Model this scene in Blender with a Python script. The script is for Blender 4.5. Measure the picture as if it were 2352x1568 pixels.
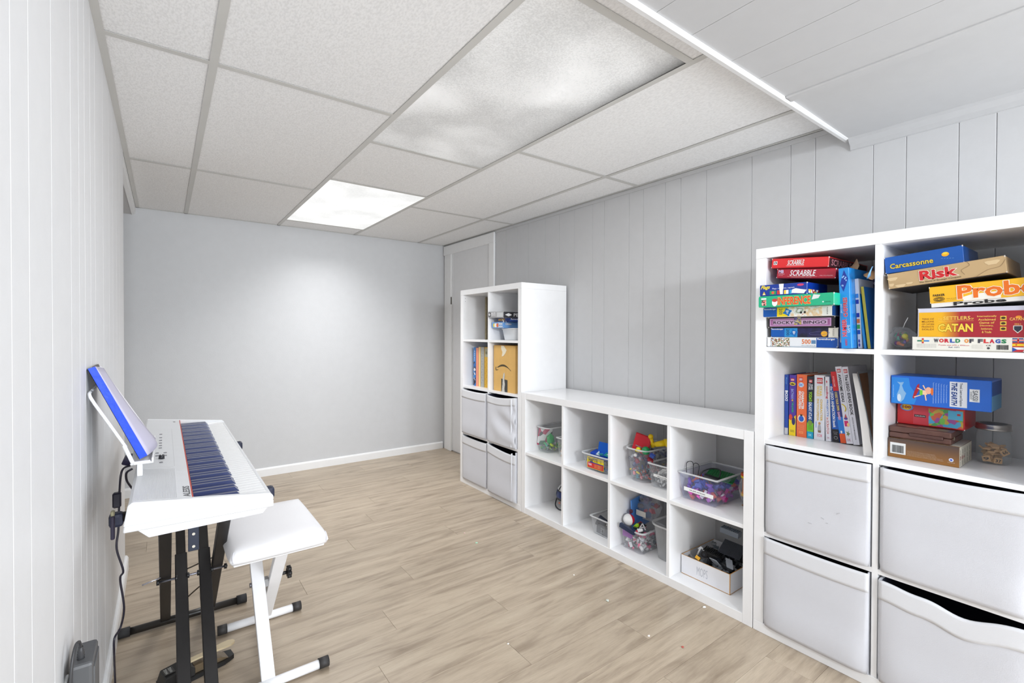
import bpy, bmesh, math, random
from mathutils import Vector, Matrix, Euler
from math import sin, cos, pi, radians as R

for o in list(bpy.data.objects):
    bpy.data.objects.remove(o)
S = bpy.context.scene
COL = S.collection

# ---------------------------------------------------------------- camera
cd = bpy.data.cameras.new('camera')
cam = bpy.data.objects.new('camera', cd); COL.objects.link(cam)
cd.sensor_width = 36.0
cd.lens = 1082.0 / 2352.0 * 36.0
cd.shift_x = (1176 - 1169.8) / 2352
cd.shift_y = (775.64 - 784) / 2352
cd.clip_start = 0.02
YAW, PITCH, ROLL, CH = 0.6322, 0.0102, 0.0031, 1.1445
cam.location = (0, 0, CH)
fwd = Vector((sin(YAW) * cos(PITCH), cos(YAW) * cos(PITCH), -sin(PITCH)))
q = fwd.to_track_quat('-Z', 'Y')
cam.rotation_mode = 'QUATERNION'
cam.rotation_quaternion = q @ Euler((0, 0, ROLL)).to_quaternion()
S.camera = cam

# ---------------------------------------------------------------- world, lights, exposure
W = bpy.data.worlds.new('world'); S.world = W
W.use_nodes = True
W.node_tree.nodes['Background'].inputs[0].default_value = (0.86, 0.93, 1.0, 1)
W.node_tree.nodes['Background'].inputs[1].default_value = 2.0

def area_light(name, loc, target, sx, sy, power, col):
    d = bpy.data.lights.new(name, 'AREA'); d.shape = 'RECTANGLE'
    d.size = sx; d.size_y = sy; d.energy = power; d.color = col
    o = bpy.data.objects.new(name, d); COL.objects.link(o)
    o.location = loc
    o.rotation_euler = (Vector(target) - Vector(loc)).to_track_quat('-Z', 'Y').to_euler()
    return o
kx = area_light('lamp_behind', (0.12, -2.5, 1.78), (1.2, 3.6, 1.1), 0.5, 0.24, 16, (0.93, 0.965, 1.0))
kx.data.spread = R(105)
area_light('fill_behind', (1.75, -1.6, 0.95), (0.2, 2.6, 1.15), 0.9, 1.6, 46, (0.89, 0.945, 1.0))  # soft fill added behind the camera; no window is known there
fx = area_light('lamp_fixture', (1.056, 3.34, 1.962), (1.056, 3.34, 0), 0.52, 1.1, 9, (0.985, 0.985, 0.985))
fx.data.spread = R(125)
area_light('fill_mid_room', (1.056, 1.49, 1.985), (1.056, 1.49, 0), 0.55, 1.15, 7.5, (0.95, 0.975, 1.0))  # fill added under the unlit panel to brighten the middle of the room

S.view_settings.view_transform = 'Standard'
S.view_settings.look = 'None'
S.view_settings.gamma = 1.0
S.view_settings.use_curve_mapping = False
S.view_settings.exposure = 0.42

# ---------------------------------------------------------------- materials
def lin(c):
    return tuple(((x / 255.0) / 12.92 if x / 255.0 <= 0.04045 else ((x / 255.0 + 0.055) / 1.055) ** 2.4) for x in c)
MC = {}
def mat(rgb, rough=0.5, metal=0.0, noise=0.0, nscale=20, bump=0.0, bscale=200, emit=0.0, spec=0.5, coat=0.0):
    key = (tuple(rgb), rough, metal, noise, nscale, bump, bscale, emit, spec, coat)
    if key in MC: return MC[key]
    m = bpy.data.materials.new('surface_%d' % len(MC)); m.use_nodes = True
    nt = m.node_tree; b = nt.nodes['Principled BSDF']
    c = lin(rgb)
    b.inputs['Base Color'].default_value = (*c, 1)
    b.inputs['Roughness'].default_value = rough
    b.inputs['Metallic'].default_value = metal
    b.inputs['Specular IOR Level'].default_value = spec
    b.inputs['Coat Weight'].default_value = coat
    if emit:
        b.inputs['Emission Color'].default_value = (*c, 1); b.inputs['Emission Strength'].default_value = emit
    tc = nt.nodes.new('ShaderNodeTexCoord')
    if True:
        n = nt.nodes.new('ShaderNodeTexNoise'); n.inputs['Scale'].default_value = nscale
        n.inputs['Detail'].default_value = 4
        nt.links.new(tc.outputs['Object'], n.inputs['Vector'])
        mr = nt.nodes.new('ShaderNodeMapRange')
        a = max(noise, 0.012)
        mr.inputs['From Min'].default_value = 0.3; mr.inputs['From Max'].default_value = 0.7
        mr.inputs['To Min'].default_value = 1 - a; mr.inputs['To Max'].default_value = 1 + a
        nt.links.new(n.outputs['Fac'], mr.inputs['Value'])
        mx = nt.nodes.new('ShaderNodeVectorMath'); mx.operation = 'SCALE'
        mx.inputs[0].default_value = c
        nt.links.new(mr.outputs[0], mx.inputs['Scale'])
        nt.links.new(mx.outputs[0], b.inputs['Base Color'])
    if bump:
        n2 = nt.nodes.new('ShaderNodeTexNoise'); n2.inputs['Scale'].default_value = bscale
        n2.inputs['Detail'].default_value = 3
        nt.links.new(tc.outputs['Object'], n2.inputs['Vector'])
        bp = nt.nodes.new('ShaderNodeBump'); bp.inputs['Strength'].default_value = bump
        bp.inputs['Distance'].default_value = 0.002
        nt.links.new(n2.outputs['Fac'], bp.inputs['Height'])
        nt.links.new(bp.outputs[0], b.inputs['Normal'])
    MC[key] = m
    return m

def picture(colors, scale=30, rough=0.45, kind='voronoi'):
    """printed picture: irregular patches of the given colours"""
    key = ('pic', tuple(map(tuple, colors)), scale, rough, kind)
    if key in MC: return MC[key]
    m = bpy.data.materials.new('print_%d' % len(MC)); m.use_nodes = True
    nt = m.node_tree; b = nt.nodes['Principled BSDF']; b.inputs['Roughness'].default_value = rough
    tc = nt.nodes.new('ShaderNodeTexCoord')
    if kind == 'voronoi':
        n = nt.nodes.new('ShaderNodeTexVoronoi'); n.inputs['Scale'].default_value = scale
        out = nt.nodes.new('ShaderNodeSeparateColor')
        nt.links.new(n.outputs['Color'], out.inputs[0]); src = out.outputs[0]
    else:
        n = nt.nodes.new('ShaderNodeTexNoise'); n.inputs['Scale'].default_value = scale
        n.inputs['Detail'].default_value = 5
        mr = nt.nodes.new('ShaderNodeMapRange'); mr.inputs['From Min'].default_value = 0.3; mr.inputs['From Max'].default_value = 0.7
        nt.links.new(n.outputs['Fac'], mr.inputs['Value']); src = mr.outputs[0]
    nt.links.new(tc.outputs['Object'], n.inputs['Vector'])
    cr = nt.nodes.new('ShaderNodeValToRGB'); cr.color_ramp.interpolation = 'CONSTANT' if kind == 'voronoi' else 'LINEAR'
    el = cr.color_ramp.elements
    while len(el) < len(colors): el.new(0.5)
    for i, c in enumerate(colors):
        el[i].position = i / len(colors) if kind == 'voronoi' else i / max(1, len(colors) - 1)
        el[i].color = (*lin(c), 1)
    nt.links.new(src, cr.inputs[0]); nt.links.new(cr.outputs[0], b.inputs['Base Color'])
    MC[key] = m
    return m

def clear_plastic(tint=(235, 238, 242), body=0.3, rough=0.12):
    key = ('clear', tint, body, rough)
    if key in MC: return MC[key]
    m = bpy.data.materials.new('clear_plastic_%d' % len(MC)); m.use_nodes = True
    nt = m.node_tree; nt.nodes.clear()
    o = nt.nodes.new('ShaderNodeOutputMaterial')
    tr = nt.nodes.new('ShaderNodeBsdfTransparent'); tr.inputs[0].default_value = (0.965, 0.97, 0.975, 1)
    b = nt.nodes.new('ShaderNodeBsdfPrincipled'); b.inputs['Base Color'].default_value = (*lin(tint), 1)
    b.inputs['Roughness'].default_value = rough
    lw = nt.nodes.new('ShaderNodeLayerWeight'); lw.inputs[0].default_value = 0.35
    mr = nt.nodes.new('ShaderNodeMapRange'); mr.inputs['To Min'].default_value = body; mr.inputs['To Max'].default_value = min(1, body*1.2 + 0.28)
    nt.links.new(lw.outputs['Facing'], mr.inputs['Value'])
    mx = nt.nodes.new('ShaderNodeMixShader')
    nt.links.new(mr.outputs[0], mx.inputs[0]); nt.links.new(tr.outputs[0], mx.inputs[1]); nt.links.new(b.outputs[0], mx.inputs[2])
    nt.links.new(mx.outputs[0], o.inputs[0])
    MC[key] = m
    return m

# ---------------------------------------------------------------- mesh helpers
def mesh_obj(name, bm, m, parent=None, smooth=False):
    me = bpy.data.meshes.new(name); bm.to_mesh(me); bm.free()
    if smooth:
        for p in me.polygons: p.use_smooth = True
    for mm in (m if isinstance(m, (list, tuple)) else [m]): me.materials.append(mm)
    o = bpy.data.objects.new(name, me); COL.objects.link(o)
    if parent is not None: o.parent = parent
    return o

def add_box(bm, x0, x1, y0, y1, z0, z1, bevel=0.0, seg=1, mi=0, M=None):
    vs = [bm.verts.new(v) for v in ((x0,y0,z0),(x1,y0,z0),(x1,y1,z0),(x0,y1,z0),(x0,y0,z1),(x1,y0,z1),(x1,y1,z1),(x0,y1,z1))]
    fs = [bm.faces.new([vs[i] for i in f]) for f in ((3,2,1,0),(4,5,6,7),(0,1,5,4),(1,2,6,5),(2,3,7,6),(3,0,4,7))]
    for f in fs: f.material_index = mi
    if bevel:
        es = list({e for f in fs for e in f.edges})
        r = bmesh.ops.bevel(bm, geom=es, offset=bevel, segments=seg, affect='EDGES', profile=0.5)
        vs = list({v for f in r['faces'] for v in f.verts} | {v for v in vs if v.is_valid})
    if M is not None: bmesh.ops.transform(bm, matrix=M, verts=vs)
    return vs

def box(name, x0, x1, y0, y1, z0, z1, m, parent=None, bevel=0.0, seg=1, smooth=False):
    bm = bmesh.new(); add_box(bm, min(x0,x1), max(x0,x1), min(y0,y1), max(y0,y1), min(z0,z1), max(z0,z1), bevel, seg)
    return mesh_obj(name, bm, m, parent, smooth)

def add_cyl(bm, p0, p1, r0, r1=None, n=16, caps=True, mi=0):
    p0, p1 = Vector(p0), Vector(p1); r1 = r0 if r1 is None else r1
    d = (p1 - p0).normalized(); u = d.orthogonal().normalized(); w = d.cross(u)
    a = [bm.verts.new(p0 + (u*cos(2*pi*i/n) + w*sin(2*pi*i/n))*r0) for i in range(n)]
    b = [bm.verts.new(p1 + (u*cos(2*pi*i/n) + w*sin(2*pi*i/n))*r1) for i in range(n)]
    for i in range(n):
        f = bm.faces.new((a[i], a[(i+1)%n], b[(i+1)%n], b[i])); f.smooth = True; f.material_index = mi
    if caps:
        bm.faces.new(list(reversed(a))).material_index = mi; bm.faces.new(b).material_index = mi
    return a + b

def cyl(name, p0, p1, r, m, parent=None, r1=None, n=16):
    bm = bmesh.new(); add_cyl(bm, p0, p1, r, r1, n)
    return mesh_obj(name, bm, m, parent)

def tube(name, pts, r, m, parent=None, n=8, sub=6):
    P = [Vector(p) for p in pts]; path = []
    for i in range(len(P)-1):
        p0 = P[max(i-1,0)]; p1 = P[i]; p2 = P[i+1]; p3 = P[min(i+2,len(P)-1)]
        for k in range(sub):
            t = k/sub
            path.append(0.5*((2*p1)+(-p0+p2)*t+(2*p0-5*p1+4*p2-p3)*t*t+(-p0+3*p1-3*p2+p3)*t**3))
    path.append(P[-1])
    bm = bmesh.new(); prev = None; u = None
    for i, p in enumerate(path):
        d = (path[min(i+1,len(path)-1)] - path[max(i-1,0)]).normalized()
        if u is None: u = d.orthogonal().normalized()
        u = (u - d*u.dot(d)).normalized(); w = d.cross(u)
        ring = [bm.verts.new(p + (u*cos(2*pi*k/n)+w*sin(2*pi*k/n))*r) for k in range(n)]
        if prev:
            for k in range(n): bm.faces.new((prev[k], prev[(k+1)%n], ring[(k+1)%n], ring[k]))
        else: bm.faces.new(list(reversed(ring)))
        prev = ring
    bm.faces.new(prev)
    return mesh_obj(name, bm, m, parent, True)

def bar(bm, p0, p1, w, t, up=(0,0,1), bevel=0.0):
    """rectangular bar from p0 to p1; w across, t along the 'up' side"""
    p0, p1 = Vector(p0), Vector(p1); d = p1 - p0; L = d.length; d.normalize()
    s = d.cross(Vector(up)).normalized(); u = s.cross(d).normalized()
    M = Matrix((( s.x, d.x, u.x, p0.x),(s.y, d.y, u.y, p0.y),(s.z, d.z, u.z, p0.z),(0,0,0,1)))
    return add_box(bm, -w/2, w/2, 0, L, -t/2, t/2, bevel, 1, 0, M)

def prism(name, poly, t, m, parent=None, axis='y', bevel=0.0, off=0.0):
    """poly (a,b) outline extruded along axis by t from off"""
    bm = bmesh.new()
    def P(a, b, c): return {'y': (a, c, b), 'x': (c, a, b), 'z': (a, b, c)}[axis]
    v0 = [bm.verts.new(P(a, b, off)) for a, b in poly]; v1 = [bm.verts.new(P(a, b, off+t)) for a, b in poly]
    n = len(poly)
    bm.faces.new(v0); bm.faces.new(list(reversed(v1)))
    for i in range(n): bm.faces.new((v0[i], v1[i], v1[(i+1)%n], v0[(i+1)%n]))
    bmesh.ops.recalc_face_normals(bm, faces=bm.faces)
    if bevel: bmesh.ops.bevel(bm, geom=list(bm.edges), offset=bevel, segments=1, affect='EDGES')
    return mesh_obj(name, bm, m, parent)

def lathe(name, prof, m, parent=None, n=28, loc=(0,0,0), smooth=True):
    bm = bmesh.new(); rings = []
    for r, z in prof:
        if r < 1e-6: rings.append([bm.verts.new((loc[0], loc[1], loc[2]+z))])
        else: rings.append([bm.verts.new((loc[0]+r*cos(2*pi*i/n), loc[1]+r*sin(2*pi*i/n), loc[2]+z)) for i in range(n)])
    for a, b in zip(rings, rings[1:]):
        for i in range(n):
            if len(a) == 1 and len(b) == 1: continue
            if len(a) == 1: bm.faces.new((a[0], b[(i+1)%n], b[i]))
            elif len(b) == 1: bm.faces.new((a[i], a[(i+1)%n], b[0]))
            else: bm.faces.new((a[i], a[(i+1)%n], b[(i+1)%n], b[i]))
    bmesh.ops.recalc_face_normals(bm, faces=bm.faces)
    return mesh_obj(name, bm, m, parent, smooth)

def empty(name, loc=(0,0,0), rot=(0,0,0), label=None, cat=None, group=None, kind=None):
    o = bpy.data.objects.new(name, None); COL.objects.link(o)
    o.location = loc; o.rotation_euler = rot; o.empty_display_size = 0.05
    tag(o, label, cat, group, kind); return o
def tag(o, label=None, cat=None, group=None, kind=None):
    if label: o['label'] = label
    if cat: o['category'] = cat
    if group: o['group'] = group
    if kind: o['kind'] = kind
    return o

def glyphs(text, bold=0.0, shear=0.0, spacing=1.0):
    c = bpy.data.curves.new('lettering', 'FONT'); c.body = text; c.size = 1; c.resolution_u = 2
    c.offset = bold; c.shear = shear; c.space_character = spacing
    c.align_x = 'CENTER'; c.space_line = 0.95
    o = bpy.data.objects.new('lettering', c); COL.objects.link(o)
    dg = bpy.context.evaluated_depsgraph_get(); dg.update()
    me = bpy.data.meshes.new_from_object(o.evaluated_get(dg))
    bpy.data.objects.remove(o); bpy.data.curves.remove(c)
    return me

def text(s, x0, x1, z0, z1, col, parent, y=-0.0006, down=False, up=False, bold=0.01, shear=0, outline=None, rough=0.5, name='lettering', fit=True, label=None, spacing=1.0, face='front', rot180=False):
    """lettering printed on a front face (local x right, z up), fitted to the box x0..x1, z0..z1.
    down / up: reads top to bottom / bottom to top.  face 'top': x right, y is depth."""
    bold = bold*0.62
    me = glyphs(s, bold, shear, spacing)
    if not me.vertices: return None
    xs = [v.co.x for v in me.vertices]; ys = [v.co.y for v in me.vertices]
    a0, a1, b0, b1 = min(xs), max(xs), min(ys), max(ys)
    w, h = a1-a0, max(b1-b0, 1e-6)
    for v in me.vertices:
        u = (v.co.x-a0)/w; t = (v.co.y-b0)/h
        if rot180: u, t = 1-u, 1-t
        if down: X = x0 + t*(x1-x0); Z = z1 - u*(z1-z0)
        elif up: X = x1 - t*(x1-x0); Z = z0 + u*(z1-z0)
        else: X = x0 + u*(x1-x0); Z = z0 + t*(z1-z0)
        if face == 'front': v.co = (X, y, Z)
        elif face == 'top': v.co = (X, Z, y)
        elif face == 'side': v.co = (y, X, Z)
    me.materials.clear(); me.materials.append(mat(col, rough))
    o = bpy.data.objects.new(name, me); COL.objects.link(o); o.parent = parent
    if outline:
        me2 = glyphs(s, bold + 0.026, shear, spacing)
        for v in me2.vertices:
            u = (v.co.x-a0)/w; t = (v.co.y-b0)/h
            if down: X = x0 + t*(x1-x0); Z = z1 - u*(z1-z0)
            elif up: X = x1 - t*(x1-x0); Z = z0 + u*(z1-z0)
            else: X = x0 + u*(x1-x0); Z = z0 + t*(z1-z0)
            v.co = (X, y+0.0003, Z) if face == 'front' else ((X, Z, y-0.0003) if face == 'top' else (y, X, Z))
        me2.materials.clear(); me2.materials.append(mat(outline, rough))
        o2 = bpy.data.objects.new('lettering_outline', me2); COL.objects.link(o2); o2.parent = parent
    return o

def patch(x0, x1, z0, z1, m, parent, y=-0.0003, name='printed_panel', t=0.0003):
    return box(name, x0, x1, y, y+t, z0, z1, m, parent)
def shape(pts, m, parent, y=-0.0008, name='printed_emblem', t=0.0003):
    return prism(name, pts, t, m, parent, 'y', off=y)
def disc(cx, cz, rx, rz, m, parent, y=-0.0006, name='printed_emblem', n=20, t=0.0002):
    return prism(name, [(cx+rx*cos(2*pi*i/n), cz+rz*sin(2*pi*i/n)) for i in range(n)], t, m, parent, 'y', off=y)

random.seed(7)
# room constants (metres, camera above the origin)
XL, XW, YB, ZC = -0.156, 2.250, 4.167, 2.005
YC = 2.91            # outside corner where the left wall ends
YN = -3.0            # near end of what is built
BY, BZ = 0.742, 1.934    # boxed-in soffit: face and underside
XF = 1.842           # front plane of the shelf units

WALLC = (205, 206, 208)
WALL_R = mat((198, 198, 199), 0.55, bump=0.15, bscale=90)
WALL_L = mat((224, 224, 225), 0.5, bump=0.15, bscale=90)
WALL_B = mat((202, 203, 205), 0.6, bump=0.2, bscale=120)
TRIM = mat((236, 236, 236), 0.35)
GROOVE = mat((176, 176, 176), 0.7)

# ---------------------------------------------------------------- floor
def wood_material():
    m = bpy.data.materials.new('oak_vinyl'); m.use_nodes = True
    nt = m.node_tree; L = nt.links; N = nt.nodes; b = N['Principled BSDF']
    tc = N.new('ShaderNodeTexCoord'); oi = N.new('ShaderNodeObjectInfo')
    add = N.new('ShaderNodeVectorMath'); add.operation = 'ADD'
    sc = N.new('ShaderNodeVectorMath'); sc.operation = 'SCALE'; sc.inputs['Scale'].default_value = 37.0
    cmb = N.new('ShaderNodeCombineXYZ')
    L.new(oi.outputs['Random'], cmb.inputs[0]); L.new(oi.outputs['Random'], cmb.inputs[1]); L.new(oi.outputs['Random'], cmb.inputs[2])
    L.new(cmb.outputs[0], sc.inputs[0]); L.new(sc.outputs[0], add.inputs[0]); L.new(tc.outputs['Object'], add.inputs[1])
    mp = N.new('ShaderNodeMapping'); mp.inputs['Scale'].default_value = (1.3, 17.0, 1.0); L.new(add.outputs[0], mp.inputs[0])
    n1 = N.new('ShaderNodeTexNoise'); n1.inputs['Scale'].default_value = 1.6; n1.inputs['Detail'].default_value = 9; n1.inputs['Roughness'].default_value = 0.62; n1.inputs['Distortion'].default_value = 0.7
    L.new(mp.outputs[0], n1.inputs['Vector'])
    mp2 = N.new('ShaderNodeMapping'); mp2.inputs['Scale'].default_value = (1.6, 7.5, 1.0); L.new(add.outputs[0], mp2.inputs[0])
    n2 = N.new('ShaderNodeTexNoise'); n2.inputs['Scale'].default_value = 1.5; n2.inputs['Detail'].default_value = 5; n2.inputs['Distortion'].default_value = 1.6
    L.new(mp2.outputs[0], n2.inputs['Vector'])
    mp3 = N.new('ShaderNodeMapping'); mp3.inputs['Scale'].default_value = (30, 420.0, 1.0); L.new(add.outputs[0], mp3.inputs[0])
    n3 = N.new('ShaderNodeTexNoise'); n3.inputs['Scale'].default_value = 1.0; n3.inputs['Detail'].default_value = 2; L.new(mp3.outputs[0], n3.inputs['Vector'])
    cr = N.new('ShaderNodeValToRGB'); e = cr.color_ramp.elements
    e[0].position = 0.30; e[0].color = (*lin((138, 122, 104)), 1)
    e[1].position = 0.52; e[1].color = (*lin((181, 165, 145)), 1)
    x = e.new(0.72); x.color = (*lin((197, 183, 162)), 1)
    mixf = N.new('ShaderNodeMath'); mixf.operation = 'MULTIPLY_ADD'; mixf.inputs[1].default_value = 0.55; mixf.inputs[2].default_value = 0.0
    L.new(n1.outputs['Fac'], mixf.inputs[0])
    mf2 = N.new('ShaderNodeMath'); mf2.operation = 'MULTIPLY_ADD'; mf2.inputs[1].default_value = 0.45
    L.new(n2.outputs['Fac'], mf2.inputs[0]); L.new(mixf.outputs[0], mf2.inputs[2])
    L.new(mf2.outputs[0], cr.inputs[0])
    # per-plank tone and fine pores
    mr = N.new('ShaderNodeMapRange'); mr.inputs['To Min'].default_value = 0.955; mr.inputs['To Max'].default_value = 1.04; L.new(oi.outputs['Random'], mr.inputs[0])
    mr3 = N.new('ShaderNodeMapRange'); mr3.inputs['From Min'].default_value = 0.3; mr3.inputs['From Max'].default_value = 0.7; mr3.inputs['To Min'].default_value = 0.93; mr3.inputs['To Max'].default_value = 1.05; L.new(n3.outputs['Fac'], mr3.inputs[0])
    mu = N.new('ShaderNodeMath'); mu.operation = 'MULTIPLY'; L.new(mr.outputs[0], mu.inputs[0]); L.new(mr3.outputs[0], mu.inputs[1])
    s2 = N.new('ShaderNodeVectorMath'); s2.operation = 'SCALE'; L.new(cr.outputs[0], s2.inputs[0]); L.new(mu.outputs[0], s2.inputs['Scale'])
    L.new(s2.outputs[0], b.inputs['Base Color'])
    b.inputs['Roughness'].default_value = 0.36; b.inputs['Specular IOR Level'].default_value = 0.45
    bp = N.new('ShaderNodeBump'); bp.inputs['Strength'].default_value = 0.12; bp.inputs['Distance'].default_value = 0.001
    L.new(n3.outputs['Fac'], bp.inputs['Height']); L.new(bp.outputs[0], b.inputs['Normal'])
    return m
WOOD = wood_material()
floor = box('floor', -1.3, XW+0.1, YN, YB+0.1, -0.06, -0.0035, mat((105, 92, 78), 0.8))
tag(floor, 'pale oak plank floor of the basement playroom', kind='structure')
PW, PL, GAP = 0.152, 1.22, 0.0007
plank_cache = {}
def plank(x0, x1, y0, y1):
    w, h = round(x1-x0, 4), round(y1-y0, 4)
    if (w, h) not in plank_cache:
        bm = bmesh.new(); add_box(bm, -w/2, w/2, -h/2, h/2, -0.003, 0.0, 0.0004)
        me = bpy.data.meshes.new('plank'); bm.to_mesh(me); bm.free(); me.materials.append(WOOD); plank_cache[(w, h)] = me
    o = bpy.data.objects.new('plank', plank_cache[(w, h)]); COL.objects.link(o)
    o.parent = floor; o.location = ((x0+x1)/2, (y0+y1)/2, 0)
nrow = 0
y = YN
offs = [0.0, 0.42, 0.83, 0.21, 0.64, 1.02, 0.33, 0.9, 0.12, 0.55]
while y < YB:
    y1 = min(y+PW, YB)
    x = -1.3 - offs[nrow % 10]
    while x < XW:
        a, b_ = max(x, -1.3), min(x+PL, XW)
        if b_-a > 0.02: plank(a+GAP/2, b_-GAP/2, y+GAP/2, y1-GAP/2)
        x += PL
    y = y1; nrow += 1

# ---------------------------------------------------------------- walls
def panelled_wall(name, X, side, y0, y1, z1, grooves, m, label):
    """wall slab with vertical boards separated by V grooves; side=+1 boards face -X, -1 boards face +X"""
    s = side
    w = box(name, X+s*0.006, X+s*0.11, y0, y1, 0, z1, GROOVE)
    tag(w, label, kind='structure')
    ys = sorted([y0] + [g for g in grooves if y0 < g < y1] + [y1])
    for a, b_ in zip(ys, ys[1:]):
        bm = bmesh.new(); add_box(bm, min(X, X+s*0.0058), max(X, X+s*0.0058), a+0.0006, b_-0.0006, 0, z1, 0.0012)
        mesh_obj('wall_board', bm, m, w)
    return w
g_r = [-2.8, -2.55, -2.3, -2.1, -1.9, -1.7, -1.5, -1.32, -1.05, -0.83, -0.6, -0.41, -0.2, 0.03, 0.168, 0.315, 0.408, 0.553, 0.655, 0.860, 0.958, 1.130, 1.362, 1.511, 1.609, 1.757, 1.861, 2.058, 2.16, 2.33, 2.48, 2.63, 2.83, 2.97, 3.12]
wr = panelled_wall('wall_right', XW, 1, YN, YB, 2.15, [g for g in g_r if g < 3.2], WALL_R, 'light grey panelled wall behind the shelf units')
g_l = [-2.7, -2.4, -2.1, -1.8, -1.5, -1.2, -0.9, -0.55, -0.3, 0.0, 0.25, 0.42, 0.56, 0.70, 0.855, 0.955, 1.125, 1.335, 1.452, 1.548, 1.66, 1.765, 1.98, 2.18, 2.33, 2.5, 2.66]
wl = panelled_wall('wall_left', XL, -1, YN, YC, 2.15, g_l, WALL_L, 'white panelled wall beside the keyboard')
box('corner_board', XL-0.11, XL, YC, YC+0.004, 0, 2.15, WALL_L, wl)
wb = tag(box('wall_back', -1.3, XW+0.1, YB, YB+0.1, 0, 2.15, WALL_B), 'plain pale grey far wall', kind='structure')
wa = tag(box('wall_alcove', -1.4, -1.3, YC-0.3, YB+0.1, 0, 2.15, WALL_B), 'pale wall closing the recess past the left wall', kind='structure')
wa2 = tag(box('wall_alcove_near', -1.3, XL-0.11, YC-0.11, YC-0.01, 0, 2.15, WALL_B), 'pale return wall of the recess behind the left wall', kind='structure')

# baseboards
def baseboard(name, axis, c, s, a, b_, label, h=0.066):
    prof = [(0,0),(0.013,0),(0.013,h-0.012),(0.009,h-0.004),(0.004,h),(0,h)]
    if axis == 'y': o = prism(name, [(c+s*p, z) for p, z in prof], b_-a, TRIM, None, 'y', off=a)
    else: o = prism(name, [(c+s*p, z) for p, z in prof], b_-a, TRIM, None, 'x', off=a)
    return tag(o, label, kind='structure')
baseboard('baseboard_left', 'y', XL, 1, YN, YC+0.008, 'white baseboard along the left wall')
baseboard('baseboard_back', 'x', YB, -1, -1.3, XW-0.02, 'white baseboard along the far wall')
baseboard('baseboard_right', 'y', XW, -1, YN, 3.26, 'white baseboard behind the shelf units')

# door in the right wall, at the far corner, partly behind the tall shelf
d1 = tag(box('door_1', XW-0.006, XW-0.001, 3.345, 4.000, 0.012, 1.905, mat((224, 224, 225), 0.4)), 'white flat door beside the far tall shelf unit', kind='structure')
cas = [('side', 3.270, 3.345, 0, 1.905), ('side', 4.000, 4.075, 0, 1.905), ('head', 3.270, 4.150, 1.905, ZC-0.012)]
for n_, a, b_, z0, z1 in cas:
    bm = bmesh.new(); add_box(bm, XW-0.020, XW-0.001, a, b_, z0, z1, 0.003)
    mesh_obj('door_casing', bm, TRIM, d1)
box('door_jamb', XW-0.014, XW-0.001, 4.075, 4.140, 0, 1.905, TRIM, d1, 0.002)
box('door_stop', XW-0.012, XW-0.006, 3.985, 4.0, 0.012, 1.905, mat((215,215,215),0.4), d1)
box('hinge', XW-0.0215, XW-0.012, 3.994, 4.004, 1.42, 1.49, mat((120,118,112),0.4,0.6), d1)

# ---------------------------------------------------------------- ceiling
def tile_material():
    m = bpy.data.materials.new('acoustic_tile'); m.use_nodes = True
    nt = m.node_tree; L = nt.links; N = nt.nodes; b = N['Principled BSDF']
    tc = N.new('ShaderNodeTexCoord')
    mp = N.new('ShaderNodeMapping'); mp.inputs['Scale'].default_value = (1, 0.45, 1); L.new(tc.outputs['Object'], mp.inputs[0])
    n = N.new('ShaderNodeTexNoise'); n.inputs['Scale'].default_value = 210; n.inputs['Detail'].default_value = 3; L.new(mp.outputs[0], n.inputs['Vector'])
    mr = N.new('ShaderNodeMapRange'); mr.inputs['From Min'].default_value = 0.35; mr.inputs['From Max'].default_value = 0.6; mr.inputs['To Min'].default_value = 0.9; mr.inputs['To Max'].default_value = 1.02
    L.new(n.outputs['Fac'], mr.inputs[0])
    s = N.new('ShaderNodeVectorMath'); s.operation = 'SCALE'; s.inputs[0].default_value = lin((248, 248, 248)); L.new(mr.outputs[0], s.inputs['Scale'])
    L.new(s.outputs[0], b.inputs['Base Color']); b.inputs['Roughness'].default_value = 0.85
    bp = N.new('ShaderNodeBump'); bp.inputs['Strength'].default_value = 0.5; bp.inputs['Distance'].default_value = 0.002
    L.new(n.outputs['Fac'], bp.inputs['Height']); L.new(bp.outputs[0], b.inputs['Normal'])
    return m
TILE = tile_material()
TEE = mat((208, 207, 203), 0.4, noise=0.03, nscale=6)
ceil = tag(box('ceiling', -1.4, XW+0.1, YN, YB+0.1, ZC+0.06, ZC+0.12, mat((120,120,120), 0.9)), 'suspended ceiling of pale acoustic tiles in a metal grid', kind='structure')
TX = [XL, 0.1307, 0.7444, 1.3573, 1.966, XW]
HW = 0.012
def tee(x0, x1, y0, y1, z=ZC):
    bm = bmesh.new(); add_box(bm, x0, x1, y0, y1, z, z+0.0012)
    cx, cy = (x0+x1)/2, (y0+y1)/2
    if (x1-x0) < (y1-y0): add_box(bm, cx-0.0008, cx+0.0008, y0, y1, z+0.0012, z+0.035)
    else: add_box(bm, x0, x1, cy-0.0008, cy+0.0008, z+0.0012, z+0.035)
    mesh_obj('grid_tee', bm, TEE, ceil)
for x in TX[1:5]: tee(x-HW, x+HW, BY, YB, ZC)
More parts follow.
